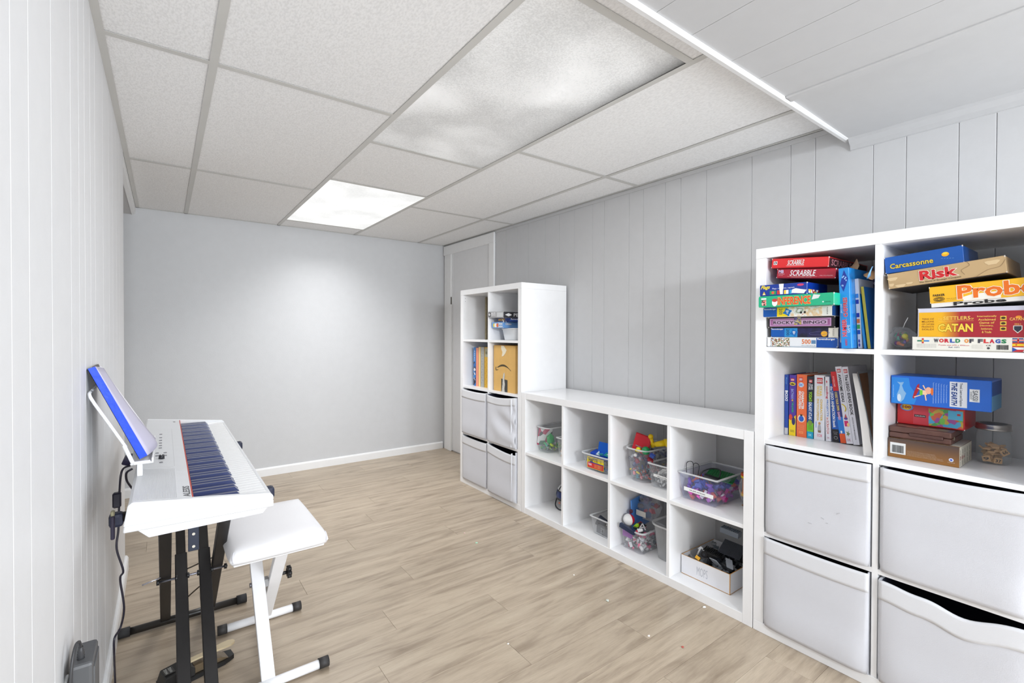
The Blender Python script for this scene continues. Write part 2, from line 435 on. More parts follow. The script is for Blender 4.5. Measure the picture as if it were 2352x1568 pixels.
# wall angles
tee(XL, XL+0.02, YN, YB); tee(XW-0.02, XW, BY, YB); tee(XL, XW, YB-0.012, YB)
CROSS = {0: [0.57, 1.7785+0.012, 3.011], 1: [0.57, 1.7905, 3.011], 2: [0.875, 2.095, 2.735, 3.925], 3: [1.7905, 3.011], 4: [1.7905, 3.011]}
def tile(x0, x1, y0, y1):
    if x1-x0 < 0.02 or y1-y0 < 0.02: return
    bm = bmesh.new(); add_box(bm, x0, x1, y0, y1, ZC+0.003, ZC+0.018, 0.001)
    mesh_obj('ceiling_tile', bm, TILE, ceil)
for c in range(5):
    xa, xb = TX[c], TX[c+1]
    for yc in CROSS[c]:
        if yc-HW > BY: tee(xa+(HW if c else 0.02), xb-(HW if c < 4 else 0.02), yc-HW, yc+HW, ZC+0.0002)
    ys = [BY-0.1] + [v for v in CROSS[c] if v > BY] + [YB]
    for a, b_ in zip(ys, ys[1:]):
        if c == 2 and (abs(a-0.875) < 1e-3 or abs(a-2.735) < 1e-3): continue
        tile(xa+0.003, xb-0.003, a+0.003, b_-0.003)

# header beyond the left wall corner
hd = tag(box('trim_1', -1.3, XL-0.022, YC, YB, 1.955, 2.06, mat((205,205,206),0.6)), 'lowered edge of the recess ceiling past the left wall', kind='structure')
tag(prism('trim_2', [(XL-0.022,1.952),(XL-0.004,1.958),(XL-0.001,1.975),(XL-0.001,ZC),(XL-0.022,ZC)], YB-YC, TRIM, None, 'y', off=YC), 'white moulding along the recess header', kind='structure')

# boxed soffit near the camera
SOF = mat((190, 190, 191), 0.5, bump=0.1, bscale=60)
sof = tag(box('ceiling_soffit', XL, XW, YN, BY-0.012, BZ+0.006, BZ+0.1, GROOVE), 'boxed-in lower ceiling of painted boards near the camera', kind='structure')
sx = [XL, 0.05, 0.22, 0.4, 0.62, 0.78, 0.98, 1.13, 1.33, 1.49, 1.675]
for a, b_ in zip(sx, sx[1:]):
    bm = bmesh.new(); add_box(bm, a+0.0006, b_-0.0006, YN, BY-0.012, BZ, BZ+0.0055, 0.0005); mesh_obj('soffit_board', bm, SOF, sof)
bm = bmesh.new(); add_box(bm, 1.668, 1.714, YN, BY-0.012, BZ-0.007, BZ+0.005, 0.0035); mesh_obj('joint_strip', bm, SOF, sof)
# sloping last board down to the wall
prism('soffit_board', [(1.712, BZ+0.004), (1.95, BZ), (XW, BZ-0.004), (XW, BZ+0.02), (1.712, BZ+0.02)], BY-0.012-YN, SOF, sof, 'y', off=YN)
fa = tag(prism('trim_3', [(BY-0.012, BZ-0.006), (BY-0.004, BZ-0.009), (BY+0.008, BZ-0.008), (BY+0.016, BZ), (BY+0.018, BZ+0.012), (BY+0.012, BZ+0.02), (BY+0.002, BZ+0.024), (BY+0.0, ZC+0.03), (BY-0.012, ZC+0.03)], XW-XL, mat((228,228,228), 0.25), None, 'x', off=XL), 'glossy white rounded trim on the soffit edge', kind='structure')
tag(prism('trim_4', [(XW, BZ-0.048), (XW-0.008, BZ-0.046), (XW-0.013, BZ-0.03), (XW-0.03, BZ-0.014), (XW-0.034, BZ-0.002), (XW, BZ-0.002)], BY-YN-0.012, mat((186,186,187),0.5), None, 'y', off=YN), 'painted crown moulding under the soffit on the right wall', kind='structure')
tag(box('trim_5', XW-0.006, XW, BY, 3.27, ZC-0.022, ZC-0.002, WALL_R), 'thin painted batten where the right wall meets the ceiling', kind='structure')

# ---------------------------------------------------------------- ceiling lights
def lens_material(lit):
    m = bpy.data.materials.new('prismatic_lens'); m.use_nodes = True
    nt = m.node_tree; L = nt.links; N = nt.nodes; b = N['Principled BSDF']
    tc = N.new('ShaderNodeTexCoord')
    n = N.new('ShaderNodeTexNoise'); n.inputs['Scale'].default_value = 260; n.inputs['Detail'].default_value = 2; L.new(tc.outputs['Object'], n.inputs['Vector'])
    bp = N.new('ShaderNodeBump'); bp.inputs['Strength'].default_value = 0.5; bp.inputs['Distance'].default_value = 0.001
    L.new(n.outputs['Fac'], bp.inputs['Height']); L.new(bp.outputs[0], b.inputs['Normal'])
    b.inputs['Roughness'].default_value = 0.4
    if lit:
        n2 = N.new('ShaderNodeTexNoise'); n2.inputs['Scale'].default_value = 3.2; n2.inputs['Detail'].default_value = 2; L.new(tc.outputs['Object'], n2.inputs['Vector'])
        mr = N.new('ShaderNodeMapRange'); mr.inputs['From Min'].default_value = 0.35; mr.inputs['From Max'].default_value = 0.65; mr.inputs['To Min'].default_value = 0.62; mr.inputs['To Max'].default_value = 0.80
        L.new(n2.outputs['Fac'], mr.inputs[0])
        n3 = N.new('ShaderNodeTexNoise'); n3.inputs['Scale'].default_value = 90; L.new(tc.outputs['Object'], n3.inputs['Vector'])
        m3 = N.new('ShaderNodeMapRange'); m3.inputs['From Min'].default_value = 0.35; m3.inputs['From Max'].default_value = 0.6; m3.inputs['To Min'].default_value = 0.93; m3.inputs['To Max'].default_value = 1.0
        L.new(n3.outputs['Fac'], m3.inputs[0]); mu = N.new('ShaderNodeMath'); mu.operation = 'MULTIPLY'; L.new(mr.outputs[0], mu.inputs[0]); L.new(m3.outputs[0], mu.inputs[1])
        b.inputs['Base Color'].default_value = (0.05, 0.05, 0.05, 1)
        b.inputs['Emission Color'].default_value = (1, 1, 0.985, 1); L.new(mu.outputs[0], b.inputs['Emission Strength'])
    else:
        # dust and grime on an unlit lens
        sp = N.new('ShaderNodeSeparateXYZ'); L.new(tc.outputs['Object'], sp.inputs[0])
        e1 = N.new('ShaderNodeMapRange'); e1.inputs['From Min'].default_value = 0.30; e1.inputs['From Max'].default_value = 0.16; e1.inputs['To Min'].default_value = 1.0; e1.inputs['To Max'].default_value = 0.0
        L.new(sp.outputs[0], e1.inputs[0])       # towards the right long edge
        e2 = N.new('ShaderNodeMapRange'); e2.inputs['From Min'].default_value = -0.62; e2.inputs['From Max'].default_value = 0.55; e2.inputs['To Min'].default_value = 1.0; e2.inputs['To Max'].default_value = 0.12
        L.new(sp.outputs[1], e2.inputs[0])
        pw = N.new('ShaderNodeMath'); pw.operation = 'POWER'; pw.inputs[1].default_value = 2.2; L.new(e1.outputs[0], pw.inputs[0])
        mu = N.new('ShaderNodeMath'); mu.operation = 'MULTIPLY'; L.new(pw.outputs[0], mu.inputs[0]); L.new(e2.outputs[0], mu.inputs[1])
        n2 = N.new('ShaderNodeTexNoise'); n2.inputs['Scale'].default_value = 4.5; n2.inputs['Detail'].default_value = 3; n2.inputs['Distortion'].default_value = 0.8; L.new(tc.outputs['Object'], n2.inputs['Vector'])
        mr = N.new('ShaderNodeMapRange'); mr.inputs['From Min'].default_value = 0.3; mr.inputs['From Max'].default_value = 0.7; mr.inputs['To Min'].default_value = 0.93; mr.inputs['To Max'].default_value = 1.06
        L.new(n2.outputs['Fac'], mr.inputs[0])
        inv = N.new('ShaderNodeMath'); inv.operation = 'MULTIPLY_ADD'; inv.inputs[1].default_value = -0.88; inv.inputs[2].default_value = 1.0; L.new(mu.outputs[0], inv.inputs[0])
        m2 = N.new('ShaderNodeMath'); m2.operation = 'MULTIPLY'; L.new(inv.outputs[0], m2.inputs[0]); L.new(mr.outputs[0], m2.inputs[1])
        n4 = N.new('ShaderNodeTexNoise'); n4.inputs['Scale'].default_value = 190; L.new(tc.outputs['Object'], n4.inputs['Vector'])
        m4 = N.new('ShaderNodeMapRange'); m4.inputs['From Min'].default_value = 0.35; m4.inputs['From Max'].default_value = 0.65; m4.inputs['To Min'].default_value = 0.88; m4.inputs['To Max'].default_value = 1.06; L.new(n4.outputs['Fac'], m4.inputs[0])
        m5 = N.new('ShaderNodeMath'); m5.operation = 'MULTIPLY'; L.new(m2.outputs[0], m5.inputs[0]); L.new(m4.outputs[0], m5.inputs[1])
        s = N.new('ShaderNodeVectorMath'); s.operation = 'SCALE'; s.inputs[0].default_value = lin((238, 239, 239)); L.new(m5.outputs[0], s.inputs['Scale'])
        L.new(s.outputs[0], b.inputs['Base Color'])
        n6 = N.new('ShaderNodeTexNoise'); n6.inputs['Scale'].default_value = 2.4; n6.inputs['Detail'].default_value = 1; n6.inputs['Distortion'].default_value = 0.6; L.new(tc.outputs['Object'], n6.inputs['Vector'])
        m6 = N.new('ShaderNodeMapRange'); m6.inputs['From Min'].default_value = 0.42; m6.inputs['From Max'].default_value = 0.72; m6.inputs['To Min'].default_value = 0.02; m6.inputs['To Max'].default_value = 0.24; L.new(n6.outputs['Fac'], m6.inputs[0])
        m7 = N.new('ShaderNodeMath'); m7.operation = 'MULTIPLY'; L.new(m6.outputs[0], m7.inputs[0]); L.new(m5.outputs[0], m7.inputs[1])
        b.inputs['Emission Color'].default_value = (1, 1, 1, 1); L.new(m7.outputs[0], b.inputs['Emission Strength'])  # streaky glow added to the unlit lens, imitating bright reflections on it
    return m
def light_panel(y0, y1, lit, label):
    x0, x1 = 0.7444+0.003, 1.3573-0.003
    t = empty('ceiling_light', ((x0+x1)/2, (y0+y1)/2, ZC), label=label, cat='ceiling light')
    w, d = (x1-x0)/2, (y1-y0)/2
    bm = bmesh.new(); add_box(bm, -w+0.001, w-0.001, -d+0.001, d-0.001, 0.003, 0.006)
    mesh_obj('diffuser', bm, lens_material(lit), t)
    bm = bmesh.new()
    for a in ((-w, -w+0.014, -d, d), (w-0.014, w, -d, d), (-w+0.014, w-0.014, -d, -d+0.014), (-w+0.014, w-0.014, d-0.014, d)): add_box(bm, a[0], a[1], a[2], a[3], 0.0064, 0.05)
    add_box(bm, -w+0.014, w-0.014, -d+0.014, d-0.014, 0.045, 0.05)
    mesh_obj('housing', bm, mat((232, 226, 205), 0.4), t)
light_panel(0.878, 2.092, False, 'unlit rectangular ceiling light with a dusty, dark-stained diffuser and added faint glow, nearest the camera')
light_panel(2.738, 3.922, True, 'lit rectangular ceiling light with a glowing white diffuser near the far wall')

# ---------------------------------------------------------------- shelf units
LAM = mat((247, 247, 248), 0.28, spec=0.5)
LAM2 = mat((238, 238, 239), 0.35)
RZ = -pi/2          # items on the right wall: local x runs to the viewer's right, y into the shelf
TH, CE, DV = 0.038, 0.3365, 0.016
def shelf_unit(y_right, y_left, rows, cols, label, group=None):
    W_ = y_left - y_right
    H_ = TH*2 + rows*CE + (rows-1)*DV
    t = empty('shelf_unit', (XF, (y_left+y_right)/2, 0), label=label, cat='shelf unit', group=group)
    hw = W_/2; D = 0.39
    cw = (W_ - 2*TH - (cols-1)*DV)/cols
    if rows > cols:      # upright: top and bottom boards cap the sides
        box('top_board', 0, D, -hw, hw, H_-TH, H_, LAM, t, 0.0008)
        box('bottom_board', 0, D, -hw, hw, 0, TH, LAM, t, 0.0008)
        for s in (-1, 1): box('side_board', 0.0006, D, s*hw, s*(hw-TH), TH+0.0003, H_-TH-0.0003, LAM, t, 0.0008)
    else:                # lying: the end boards run full height
        for s in (-1, 1): box('side_board', 0, D, s*hw, s*(hw-TH), 0, H_, LAM, t, 0.0008)
        box('top_board', 0.0006, D, -hw+TH+0.0003, hw-TH-0.0003, H_-TH, H_, LAM, t, 0.0008)
        box('bottom_board', 0.0006, D, -hw+TH+0.0003, hw-TH-0.0003, 0, TH, LAM, t, 0.0008)
    for c in range(1, cols):
        y0 = -hw + TH + c*cw + (c-1)*DV
        box('divider', 0.002, D-0.005, y0, y0+DV, TH, H_-TH, LAM, t, 0.0006)
    for c in range(cols):
        y0 = -hw + TH + c*(cw+DV)
        for r in range(1, rows):
            z = TH + r*CE + (r-1)*DV
            box('shelf', 0.002, D-0.005, y0, y0+cw, z, z+DV, LAM, t, 0.0006)
    return t
su_r = shelf_unit(0.1365, 0.9065, 4, 2, 'tall white cube shelf nearest the camera, filled with games and books', 'white cube shelf units')
su_m = shelf_unit(0.910, 2.380, 2, 4, 'low long white cube shelf between the two tall ones', 'white cube shelf units')
su_f = shelf_unit(2.384, 3.152, 4, 2, 'tall white cube shelf standing by the far door', 'white cube shelf units')
for z in (1.408, 1.385): cyl('pin_hole', (0.02, 0.3457, z), (0.02, 0.3452, z), 0.0022, mat((120,120,120),0.8), su_f, n=8)

# ---------------------------------------------------------------- fabric bins
FAB = mat((212, 213, 219), 0.9, noise=0.012, nscale=9, bump=0.25, bscale=500)
FABH = mat((222, 223, 227), 0.9, noise=0.012, nscale=9, bump=0.2, bscale=500)
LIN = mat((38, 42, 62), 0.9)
def storage_bin(yl, z0, w, h, label, sag=0.008, sc=0.5, bulge=0.012, wr=0, hem=0.06, marks=(), tilt=0.0, proud=0.004, seam=False):
    t = empty('storage_bin', (XF - proud, yl, z0), (0, 0, RZ), label=label, cat='storage bin', group='white fabric storage bins')
    def top(u):  # height of rim across the front
        if sag > 0.03: return h - 0.004 - sag*(0.85*math.exp(-((u-0.60)/0.20)**2) + 0.25*math.exp(-((u-0.25)/0.12)**2)) 
        s = abs(u-sc)/(max(sc, 1-sc)); return h - sag*max(0, 1-s**1.7) - tilt*u
    def fy(u, v):  # bulge of front towards the viewer (negative y)
        e = (1-(2*u-1)**8)
        b_ = bulge*e*(math.exp(-((v-0.12)/0.25)**2)*0.9 + 0.35*math.exp(-((v-0.55)/0.4)**2))
        b_ += wr*sin(9*v + 7*u + 2.2)*sin(pi*u)*0.5*min(1, 3*(1-v)) + wr*0.6*sin(17*v+5*u)*u*min(1, 3*(1-v))
        return -b_
    nx, nz = 28, 26
    def sheet(name, v0, v1, off, m, th=0.003, z_abs=None):
        bm = bmesh.new(); g = []
        for j in range(nz+1):
            v = v0 + (v1-v0)*j/nz; row = []
            for i in range(nx+1):
                u = i/nx
                zz = v*top(u) if z_abs is None else (top(u) - z_abs*(1-j/nz))
                vv = zz/h
                # rounded lower corners
                x = u*w + (0.5-u)*0.010*max(0, 1-vv*14)
                row.append(bm.verts.new((x, fy(u, vv)+off, zz)))
            g.append(row)
        for j in range(nz):
            for i in range(nx): bm.faces.new((g[j][i], g[j][i+1], g[j+1][i+1], g[j+1][i]))
        o = mesh_obj(name, bm, m, t, True)
        md = o.modifiers.new('s', 'SOLIDIFY'); md.thickness = th; md.offset = -1
        return o
    sheet('front_panel', 0.0, 1.0, 0, FAB)
    if hem:
        nz = 6; sheet('hem', 0, 1, -0.0022, FABH, 0.002, z_abs=hem)
    if seam:
        bm = bmesh.new(); add_box(bm, w-0.034, w-0.031, -0.0045-bulge*0.5, -0.0002, 0.01, h-0.012); mesh_obj('seam', bm, FABH, t)
    D = 0.36
    bm = bmesh.new()
    add_box(bm, 0.001, 0.004, 0.002, D, 0, h-0.002); add_box(bm, w-0.004, w-0.001, 0.002, D, 0, h-tilt-0.002)
    add_box(bm, 0.004, w-0.004, D-0.003, D, 0, h-0.004-tilt); add_box(bm, 0.004, w-0.004, 0.004, D, 0.0, 0.004)
    mesh_obj('body', bm, FAB, t)
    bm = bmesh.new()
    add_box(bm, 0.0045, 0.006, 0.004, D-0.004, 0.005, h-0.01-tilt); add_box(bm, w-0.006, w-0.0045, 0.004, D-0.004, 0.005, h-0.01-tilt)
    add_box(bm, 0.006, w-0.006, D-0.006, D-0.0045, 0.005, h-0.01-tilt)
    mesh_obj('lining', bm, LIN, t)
    for (x, z, L, a) in marks:
        bm = bmesh.new(); bar(bm, (x, fy(x/w, z/h)-0.0012, z), (x+L*cos(a), fy(x/w, z/h)-0.0012, z+L*sin(a)), 0.0015, 0.0008, (0, -1, 0)); mesh_obj('scuff_mark', bm, mat((186, 186, 190), 0.9), t)
    return t
# near tall unit
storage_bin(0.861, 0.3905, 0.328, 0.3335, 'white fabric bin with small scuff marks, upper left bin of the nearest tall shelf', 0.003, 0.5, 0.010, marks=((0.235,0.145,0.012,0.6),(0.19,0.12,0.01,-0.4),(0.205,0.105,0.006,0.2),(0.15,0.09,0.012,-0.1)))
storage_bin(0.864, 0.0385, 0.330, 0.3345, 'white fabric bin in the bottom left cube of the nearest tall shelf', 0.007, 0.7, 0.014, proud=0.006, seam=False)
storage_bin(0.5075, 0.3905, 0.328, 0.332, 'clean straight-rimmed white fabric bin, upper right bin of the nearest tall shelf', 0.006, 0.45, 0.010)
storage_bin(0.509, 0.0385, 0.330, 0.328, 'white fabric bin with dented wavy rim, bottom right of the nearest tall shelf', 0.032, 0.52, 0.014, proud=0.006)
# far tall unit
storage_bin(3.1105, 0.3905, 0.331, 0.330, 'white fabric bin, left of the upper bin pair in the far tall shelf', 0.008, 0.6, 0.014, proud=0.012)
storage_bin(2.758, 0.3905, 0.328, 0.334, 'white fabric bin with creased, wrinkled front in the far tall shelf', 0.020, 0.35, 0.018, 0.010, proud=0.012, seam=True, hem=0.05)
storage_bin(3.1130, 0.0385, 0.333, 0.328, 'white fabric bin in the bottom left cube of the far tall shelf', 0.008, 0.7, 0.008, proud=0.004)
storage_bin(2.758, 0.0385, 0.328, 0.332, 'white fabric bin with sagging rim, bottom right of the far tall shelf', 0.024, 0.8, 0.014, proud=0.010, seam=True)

# ---------------------------------------------------------------- boxes, books
WHITE = (240, 240, 240)
def item(name, X, Yl, Z, label, cat, group=None, roll=0.0, yaw=0.0):
    return empty(name, (X, Yl, Z), (0, roll, RZ+yaw), label=label, cat=cat, group=group)
def gbox(X, Yl, Z, w, h, d, col, label, roll=0.0, top=None, tray=None, lip=0.22, rough=0.35, yaw=0.0, name='game_box', cat='board game', wear=True):
    t = item(name, X, Yl, Z, label, cat, 'board games', roll, yaw)
    lh = h*(1-lip) if tray is not None else h
    m = mat(col, rough, noise=0.03, nscale=14, coat=0.2)
    box('lid', 0, w, 0, d, h-lh, h, m, t, 0.0012)
    if tray is not None: box('tray', 0.002, w-0.002, 0.002, d-0.002, 0, h-0.004, mat(tray, 0.5), t, 0.0008)
    if wear:
        bm = bmesh.new()
        for (x, z) in ((0.0, h), (w, h), (0.0, h-lh), (w, h-lh)):
            add_box(bm, x-0.0018+(0.0018 if x == 0 else 0), x+0.0012+(0.0006 if x == 0 else -0.001), -0.0004, 0.004, z-0.004 if z == h else z, z+0.0003 if z == h else z+0.003)
        mesh_obj('worn_corner', bm, mat((225, 218, 210), 0.8), t)
    return t
def book(X, Yl, Z, w, h, d, col, label, roll=0.0, name='book', cover=None, group='books on the shelf of the nearest tall unit'):
    t = item(name, X, Yl, Z, label, 'book', group, roll)
    c = mat(col, 0.4, noise=0.02, nscale=18, coat=0.15)
    bm = bmesh.new()
    add_box(bm, 0, 0.0016, 0, d, 0, h); add_box(bm, w-0.0016, w, 0, d, 0, h); add_box(bm, 0.0016, w-0.0016, 0, 0.0016, 0, h)
    mesh_obj('cover', bm, c if cover is None else mat(cover, 0.4), t)
    if cover is not None: box('spine', 0, w, -0.0006, 0.0, 0, h, c, t)
    box('pages', 0.0018, w-0.0018, 0.002, d-0.003, 0.003, h-0.003, mat((236, 230, 216), 0.9, noise=0.05, nscale=300), t)
    return t

# ---- nearest tall unit, top left cube: stack of games (bottom to top)
z5 = 1.0957
t = gbox(1.850, 0.866, z5, 0.232, 0.0365, 0.33, (226, 229, 233), 'white and pale blue puzzle box at the bottom of the game stack', tray=(190,200,210), lip=0.1, name='puzzle_box', cat='puzzle')
patch(0.014, 0.08, 0.002, 0.034, picture([(120,96,74),(214,196,160),(80,110,70),(190,210,230),(240,236,228),(160,90,70)], 330), t)
patch(0.002, 0.011, 0.002, 0.034, mat((245,245,245),0.5), t)
text('500', 0.121, 0.150, 0.013, 0.030, (222,120,58), t, bold=0.03)
text('PUZZLE', 0.121, 0.166, 0.006, 0.0085, (110,130,150), t)
patch(0.152, 0.166, 0.014, 0.027, mat((90,130,170),0.5), t); patch(0.168, 0.232, 0.002, 0.0355, mat((0,74,160),0.4), t)
text('Ravensburger', 0.171, 0.226, 0.026, 0.0345, WHITE, t, bold=0.03)

t = gbox(1.850, 0.852, z5+0.0368, 0.220, 0.0345, 0.30, (22, 24, 40), 'dark blue puzzle box with a yellow planet, second from the bottom of the game stack', tray=None, name='puzzle_box', cat='puzzle')
patch(0.0, 0.048, 0.001, 0.0335, mat((0,84,170),0.4), t); patch(0.048, 0.092, 0.001, 0.0335, mat((36,140,205),0.4), t)
text('Ravensburger', 0.003, 0.044, 0.026, 0.0325, WHITE, t, bold=0.03)
text('200', 0.055, 0.065, 0.006, 0.030, (20,50,90), t, down=True, y=-0.0008)
def jig(cx, cz, r, col, t, num):
    disc(cx, cz, r, r, mat(col,0.4), t, y=-0.0008)
    for a in (0.3, 1.9, 3.4, 5.0): disc(cx+r*1.1*cos(a), cz+r*1.1*sin(a), r*0.34, r*0.34, mat(col,0.4), t, y=-0.0009)
    text(num, cx-r*0.5, cx+r*0.5, cz-r*0.6, cz+r*0.6, WHITE, t, y=-0.0012, bold=0.03, down=True)
jig(0.081, 0.016, 0.0095, (0,105,185), t, '8+')
patch(0.092, 0.190, 0.001, 0.0335, picture([(14,14,24),(18,20,40),(36,34,84),(24,26,60)], 22, kind='noise'), t)
disc(0.178, 0.013, 0.010, 0.010, mat((232,170,40),0.5,noise=0.15,nscale=120), t)
tube('printed_ring', [(0.163+0.032*cos(a), -0.0009, 0.015+0.006*sin(a+0.3)) for a in [i*2*pi/14 for i in range(15)]], 0.0004, mat((120,120,170),0.5), t, n=4, sub=2)
patch(0.191, 0.220, 0.001, 0.0335, mat((222,218,206),0.5), t); text('PUZZLE', 0.204, 0.208, 0.006, 0.029, (90,90,90), t, down=True)

t = gbox(1.845, 0.859, z5+0.0716, 0.219, 0.0385, 0.30, (28, 22, 26), 'black board game box with a purple band, in the lower half of the game stack', tray=None)
patch(0.005, 0.208, 0.005, 0.034, mat((196,150,196),0.45), t, y=-0.0004)
patch(0.009, 0.204, 0.0085, 0.0305, mat((160,96,150),0.45,noise=0.1,nscale=60), t, y=-0.0006); patch(0.016, 0.197, 0.011, 0.028, mat((203,170,205),0.45), t, y=-0.0008)
text('ROCKY', 0.018, 0.089, 0.0135, 0.0245, (24,14,24), t, y=-0.0011, bold=0.02)
text('BINGO', 0.121, 0.193, 0.0135, 0.0245, (24,14,24), t, y=-0.0011, bold=0.02)
patch(0.090, 0.114, 0.010, 0.037, picture([(190,170,90),(120,110,170),(90,90,120),(200,190,150)], 180), t, y=-0.0010)

t = gbox(1.812, 0.863, z5+0.1104, 0.226, 0.0355, 0.31, (232, 230, 224), 'puzzle box with a kitten picture and a yellow stripe in the game stack', tray=None, name='puzzle_box', cat='puzzle')
patch(0, 0.049, 0.001, 0.0345, mat((0,84,170),0.4), t); patch(0.049, 0.088, 0.001, 0.0345, mat((244,214,20),0.4), t)
text('Ravensburger', 0.004, 0.046, 0.0255, 0.032, WHITE, t, bold=0.03)
text('200', 0.057, 0.068, 0.008, 0.030, (60,80,90), t, down=True, y=-0.0008)
jig(0.085, 0.017, 0.0105, (0,118,196), t, '8+')
patch(0.096, 0.196, 0.001, 0.0345, picture([(200,120,50),(240,236,230),(228,190,140),(244,242,238),(150,160,130),(236,236,236)], 26, kind='noise'), t)
disc(0.130, 0.014, 0.0035, 0.004, mat((30,26,24),0.3), t, y=-0.0008); disc(0.142, 0.015, 0.0035, 0.004, mat((30,26,24),0.3), t, y=-0.0008); disc(0.1355, 0.008, 0.002, 0.0015, mat((214,110,130),0.3), t, y=-0.0008)
text('PUZZLE', 0.210, 0.2135, 0.006, 0.030, (90,90,90), t, down=True)
box('printed_panel', 0.226, 0.2264, 0.0, 0.30, 0.001, 0.0345, mat((12,56,110),0.4), t)

t = gbox(1.782, 0.8665, z5+0.1462, 0.245, 0.0405, 0.31, (30, 176, 130), 'green board game box sticking out furthest from the game stack', tray=None)
text('INFERENCE', 0.068, 0.175, 0.006, 0.034, (226,72,30), t, bold=0.045, outline=(244,236,130))
disc(0.058, 0.016, 0.0095, 0.014, mat((240,240,236),0.5), t); disc(0.058, 0.024, 0.009, 0.006, mat((200,60,60),0.5), t, y=-0.0009)
patch(0.010, 0.028, 0.028, 0.0335, mat((236,240,236),0.5), t); patch(0.012, 0.028, 0.006, 0.026, picture([(60,60,60),(232,180,170),(236,130,120),(230,236,230)], 200), t)
shape([(0.178,0.020),(0.199,0.024),(0.205,0.0345),(0.184,0.0375)], mat((222,226,224),0.6), t)
disc(0.213, 0.011, 0.0022, 0.0022, mat((240,240,240),0.5), t); text('2-4 PLAYERS', 0.218, 0.236, 0.009, 0.0125, (16,110,82), t)

t = gbox(1.786, 0.864, z5+0.1872, 0.160, 0.041, 0.17, (8, 52, 150), 'dark blue game box with yellow script and little flags, on the green one', tray=None)
text('Flags', 0.004, 0.037, 0.022, 0.039, (250,226,40), t, bold=0.04, shear=0.35)
text('Flags, countries, capitals', 0.045, 0.120, 0.022, 0.028, (230,236,250), t)
patch(0.036, 0.058, 0.004, 0.018, mat((40,150,90),0.5), t); disc(0.047, 0.011, 0.005, 0.005, mat((228,90,60),0.5), t)
shape([(0.010,0.004),(0.022,0.004),(0.016,0.017)], mat((236,200,60),0.5), t); shape([(0.012,0.0045),(0.020,0.0045),(0.016,0.009)], mat((240,240,240),0.5), t, y=-0.0012)
for i, (c1_, c2_) in enumerate((((206,60,50),(240,240,240)), ((240,240,240),(206,60,50)))): patch(0.0615+i*0.010, 0.0715+i*0.010, 0.004, 0.018, mat(c1_,0.5), t)
patch(0.085, 0.092, 0.004, 0.018, mat((244,206,60),0.5), t); patch(0.092, 0.100, 0.004, 0.018, mat((240,240,240),0.5), t); patch(0.103, 0.112, 0.004, 0.018, mat((50,160,220),0.5), t)
shape([(0.068,0.041),(0.084,0.041),(0.083,0.024),(0.080,0.012),(0.072,0.006),(0.070,0.020)], mat((236,238,240),0.8), t, y=-0.0013, name='torn_paper')
shape([(0.110,0.006),(0.150,0.002),(0.159,0.014),(0.140,0.018),(0.124,0.022),(0.112,0.018)], mat((236,238,240),0.8), t, y=-0.0013, name='torn_paper')
disc(0.139, 0.033, 0.011, 0.004, mat((206,60,110),0.5), t)
box('printed_panel', 0.160, 0.1604, 0.01, 0.10, 0.004, 0.017, picture([(206,60,50),(240,200,70),(240,240,240),(20,60,150)], 90), t)

t = gbox(1.858, 0.838, z5+0.2565, 0.194, 0.036, 0.36, (176, 22, 48), 'crimson board game box, second from the top of the game stack', tray=(120,16,34), lip=0.06, roll=R(5.3))
text('SCRABBLE', 0.046, 0.132, 0.010, 0.031, (240,236,236), t, bold=0.02, shear=0.2)
patch(0.038, 0.136, 0.0075, 0.0082, mat((220,170,160),0.5), t); text('CROSSWORD GAME', 0.05, 0.12, 0.0045, 0.0065, (230,190,180), t)
text('MB', 0.006, 0.024, 0.020, 0.032, (210,190,220), t, bold=0.06); text('MILTON BRADLEY', 0.006, 0.028, 0.0155, 0.018, (230,210,215), t); text('Ages 8 to Adult', 0.006, 0.022, 0.0105, 0.0125, (230,210,215), t)
text('FOR 2 TO 4 PLAYERS', 0.145, 0.186, 0.010, 0.0125, (228,200,205), t)
t = gbox(1.850, 0.853, z5+0.2945, 0.190, 0.037, 0.37, (222, 34, 38), 'bright red board game box lying on top of the game stack', tray=(150,20,24), lip=0.06, roll=R(4.6))
text('SCRABBLE', 0.056, 0.113, 0.012, 0.029, (246,240,238), t, bold=0.02, shear=0.2, outline=(170,20,24)); patch(0.052, 0.112, 0.0085, 0.0094, mat((244,236,236),0.5), t); patch(0.075,0.111,0.0305,0.0312,mat((244,236,236),0.5), t)
patch(0.007, 0.020, 0.014, 0.027, mat((240,240,240),0.5), t); shape([(0.009,0.016),(0.0185,0.0175),(0.0175,0.0255),(0.0095,0.0245)], mat((30,30,36),0.5), t); patch(0.0115,0.0155,0.0185,0.0225,mat((240,240,240),0.5),t,y=-0.0013)
box('printed_panel', 0.190, 0.1905, 0.004, 0.36, 0.002, 0.033, mat((70,40,46),0.5), t); text('SCRABBLE', 0.02, 0.20, 0.008, 0.03, (226,150,160), t, y=0.1912, face='side', bold=0.03)

